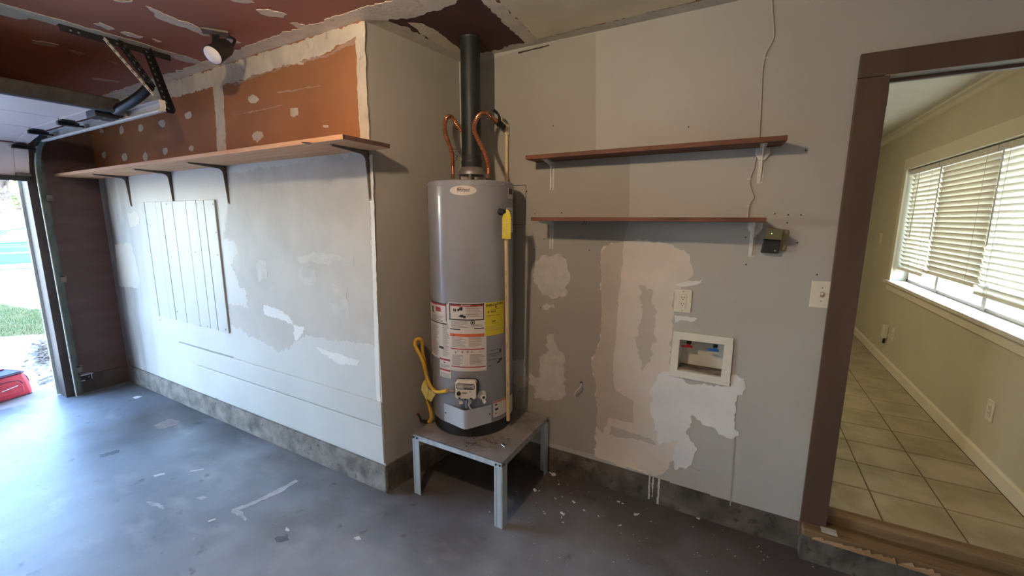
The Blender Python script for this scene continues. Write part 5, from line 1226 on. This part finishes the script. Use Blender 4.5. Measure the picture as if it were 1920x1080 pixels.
MB().tube(smooth_path([bp_(Wd-.002, .04, Hg*.8), bp_(Wd+.03, .08, Hg*.62), bp_(Wd+.045, .12, Hg*.35), bp_(Wd+.02, .16, Hg*.2)], 5), .010, 6).build('side_strap', M['bag_dark'], bg_)

# parked car on the street
cx, cy, cz0 = -21.2, 4.2, -.15
car = thing('car', 'light blue car on the street beyond the driveway', 'car', (cx, cy, cz0))
M['car_blue'] = mat('light blue car paint', (.025,.12,.36), .25, var=.02, coat=.6)
M['car_glass'] = mat('dark car glass', (.12,.2,.28), .1, spec=.6)
M['tyre'] = mat('tyre rubber', (.02,.02,.02), .8)
L2 = 2.3
low = [(-L2, .30), (-L2+.04, .55), (-L2+.15, .74), (-1.35, .86), (-.9, .92), (1.55, .95), (2.05, .90), (L2-.03, .78), (L2, .5), (L2-.05, .28)]
arch = []
def arc(xc): return [(xc+.36*math.cos(q), .28+.36*math.sin(q)) for q in [k*PI/8 for k in range(9)]]
under = [(L2-.05, .25)]+arc(1.42)+arc(-1.40)+[(-L2, .25)]
MB().prism([(cx+.86, cy+x, cz0+z) for x, z in low+under], (-1.72, 0, 0)).build('body', M['car_blue'], car, bevel=.05, seg=3)
cab = [(-1.05, .88), (-.35, 1.36), (.1, 1.44), (.95, 1.41), (1.45, 1.2), (1.85, .92)]
MB().prism([(cx+.72, cy+x, cz0+z) for x, z in cab], (-1.44, 0, 0)).build('roof', M['car_blue'], car, bevel=.06, seg=3)
for q in ([(-.82, .95), (-.28, 1.31), (.28, 1.36), (.28, .97)], [(.36, .97), (.36, 1.36), (.92, 1.33), (1.35, 1.14), (1.5, .98)]):
    MB().prism([(cx+.725, cy+x, cz0+z) for x, z in q], (.012, 0, 0)).build('side_window', M['car_glass'], car)
for xc in (1.42, -1.40):
    for sx_ in (.80, -.62):
        wv = MB().lathe((cx+sx_-.18 if sx_ < 0 else cx+sx_-.12, cy+xc, cz0+.31), [(.2, 0), (.31, .02), (.31, .18), (.2, .2)], 24, (1, 0, 0)).build('wheel', M['tyre'], car, smooth=True)
        MB().lathe((cx+sx_+.075, cy+xc, cz0+.31), [(.2, 0), (.16, .012), (.04, .016)], 16, (1, 0, 0)).build('hub_cap', M['track'], wv)
MB().box((cx+.86, cy-L2+.1, cz0+.62), (cx+.875, cy+L2-.1, cz0+.65)).build('side_trim', M['track'], car)
# trees beyond the street
def tree(label, x, y, h, rad, n, seed):
    t = thing('tree', label, 'tree', (x, y, -.15)); r = random.Random(seed)
    tk_ = MB().tube([(x, y, -.15), (x+.05, y+.1, h*.3), (x-.1, y, h*.6)], [.22, .16, .08], 8)
    for k in range(7):
        a = r.uniform(0, 2*PI); tk_.tube([(x, y, h*r.uniform(.3, .5)), (x+math.cos(a)*rad*.7, y+math.sin(a)*rad*.7, h*r.uniform(.6, .9))], [.06, .02], 5)
    tk_.build('trunk', M['bark'], t)
    c = MB(); cl = [(r.gauss(0, rad*.5), r.gauss(0, rad*.5), h*.68+r.gauss(0, rad*.35)) for _ in range(26)]
    for k in range(n):
        q = cl[r.randrange(26)]; p = Vector((x+q[0]+r.gauss(0, rad*.16), y+q[1]+r.gauss(0, rad*.16), q[2]+r.gauss(0, rad*.14)))
        s = r.uniform(.06, .16); a = Vector((r.gauss(0, 1), r.gauss(0, 1), r.gauss(0, 1))).normalized(); b_ = a.orthogonal().normalized()
        c.add([p-a*s, p+b_*s*.5, p+a*s, p-b_*s*.5], [(0, 1, 2, 3)])
    tag(c.build('foliage', M['foliage'], t), None, kind='stuff')
tree('pale leafy tree across the street, thinner crown', -29, 5.6, 6.0, 2.0, 3500, 2)
tree('pale leafy tree across the street with a wide low crown', -33, 3.2, 5.2, 2.6, 4500, 3)
pl = thing('utility_post', 'dark post across the street seen beside the jamb', 'post', P(49, 432, 0, -26))
pb, pt_ = P(49, 432, 0, -26), P(45.5, 390, 0, -26)
MB().tube([Vector((pb.x, pb.y, -.15)), Vector((pb.x, pb.y, pt_.z))], .14, 10).build('post', M['bark'], pl)
MB().box((pb.x-.2, pb.y-.2, pt_.z), (pb.x+.2, pb.y+.2, pt_.z+.06)).build('post_cap', M['bark'], pl, bevel=.01)
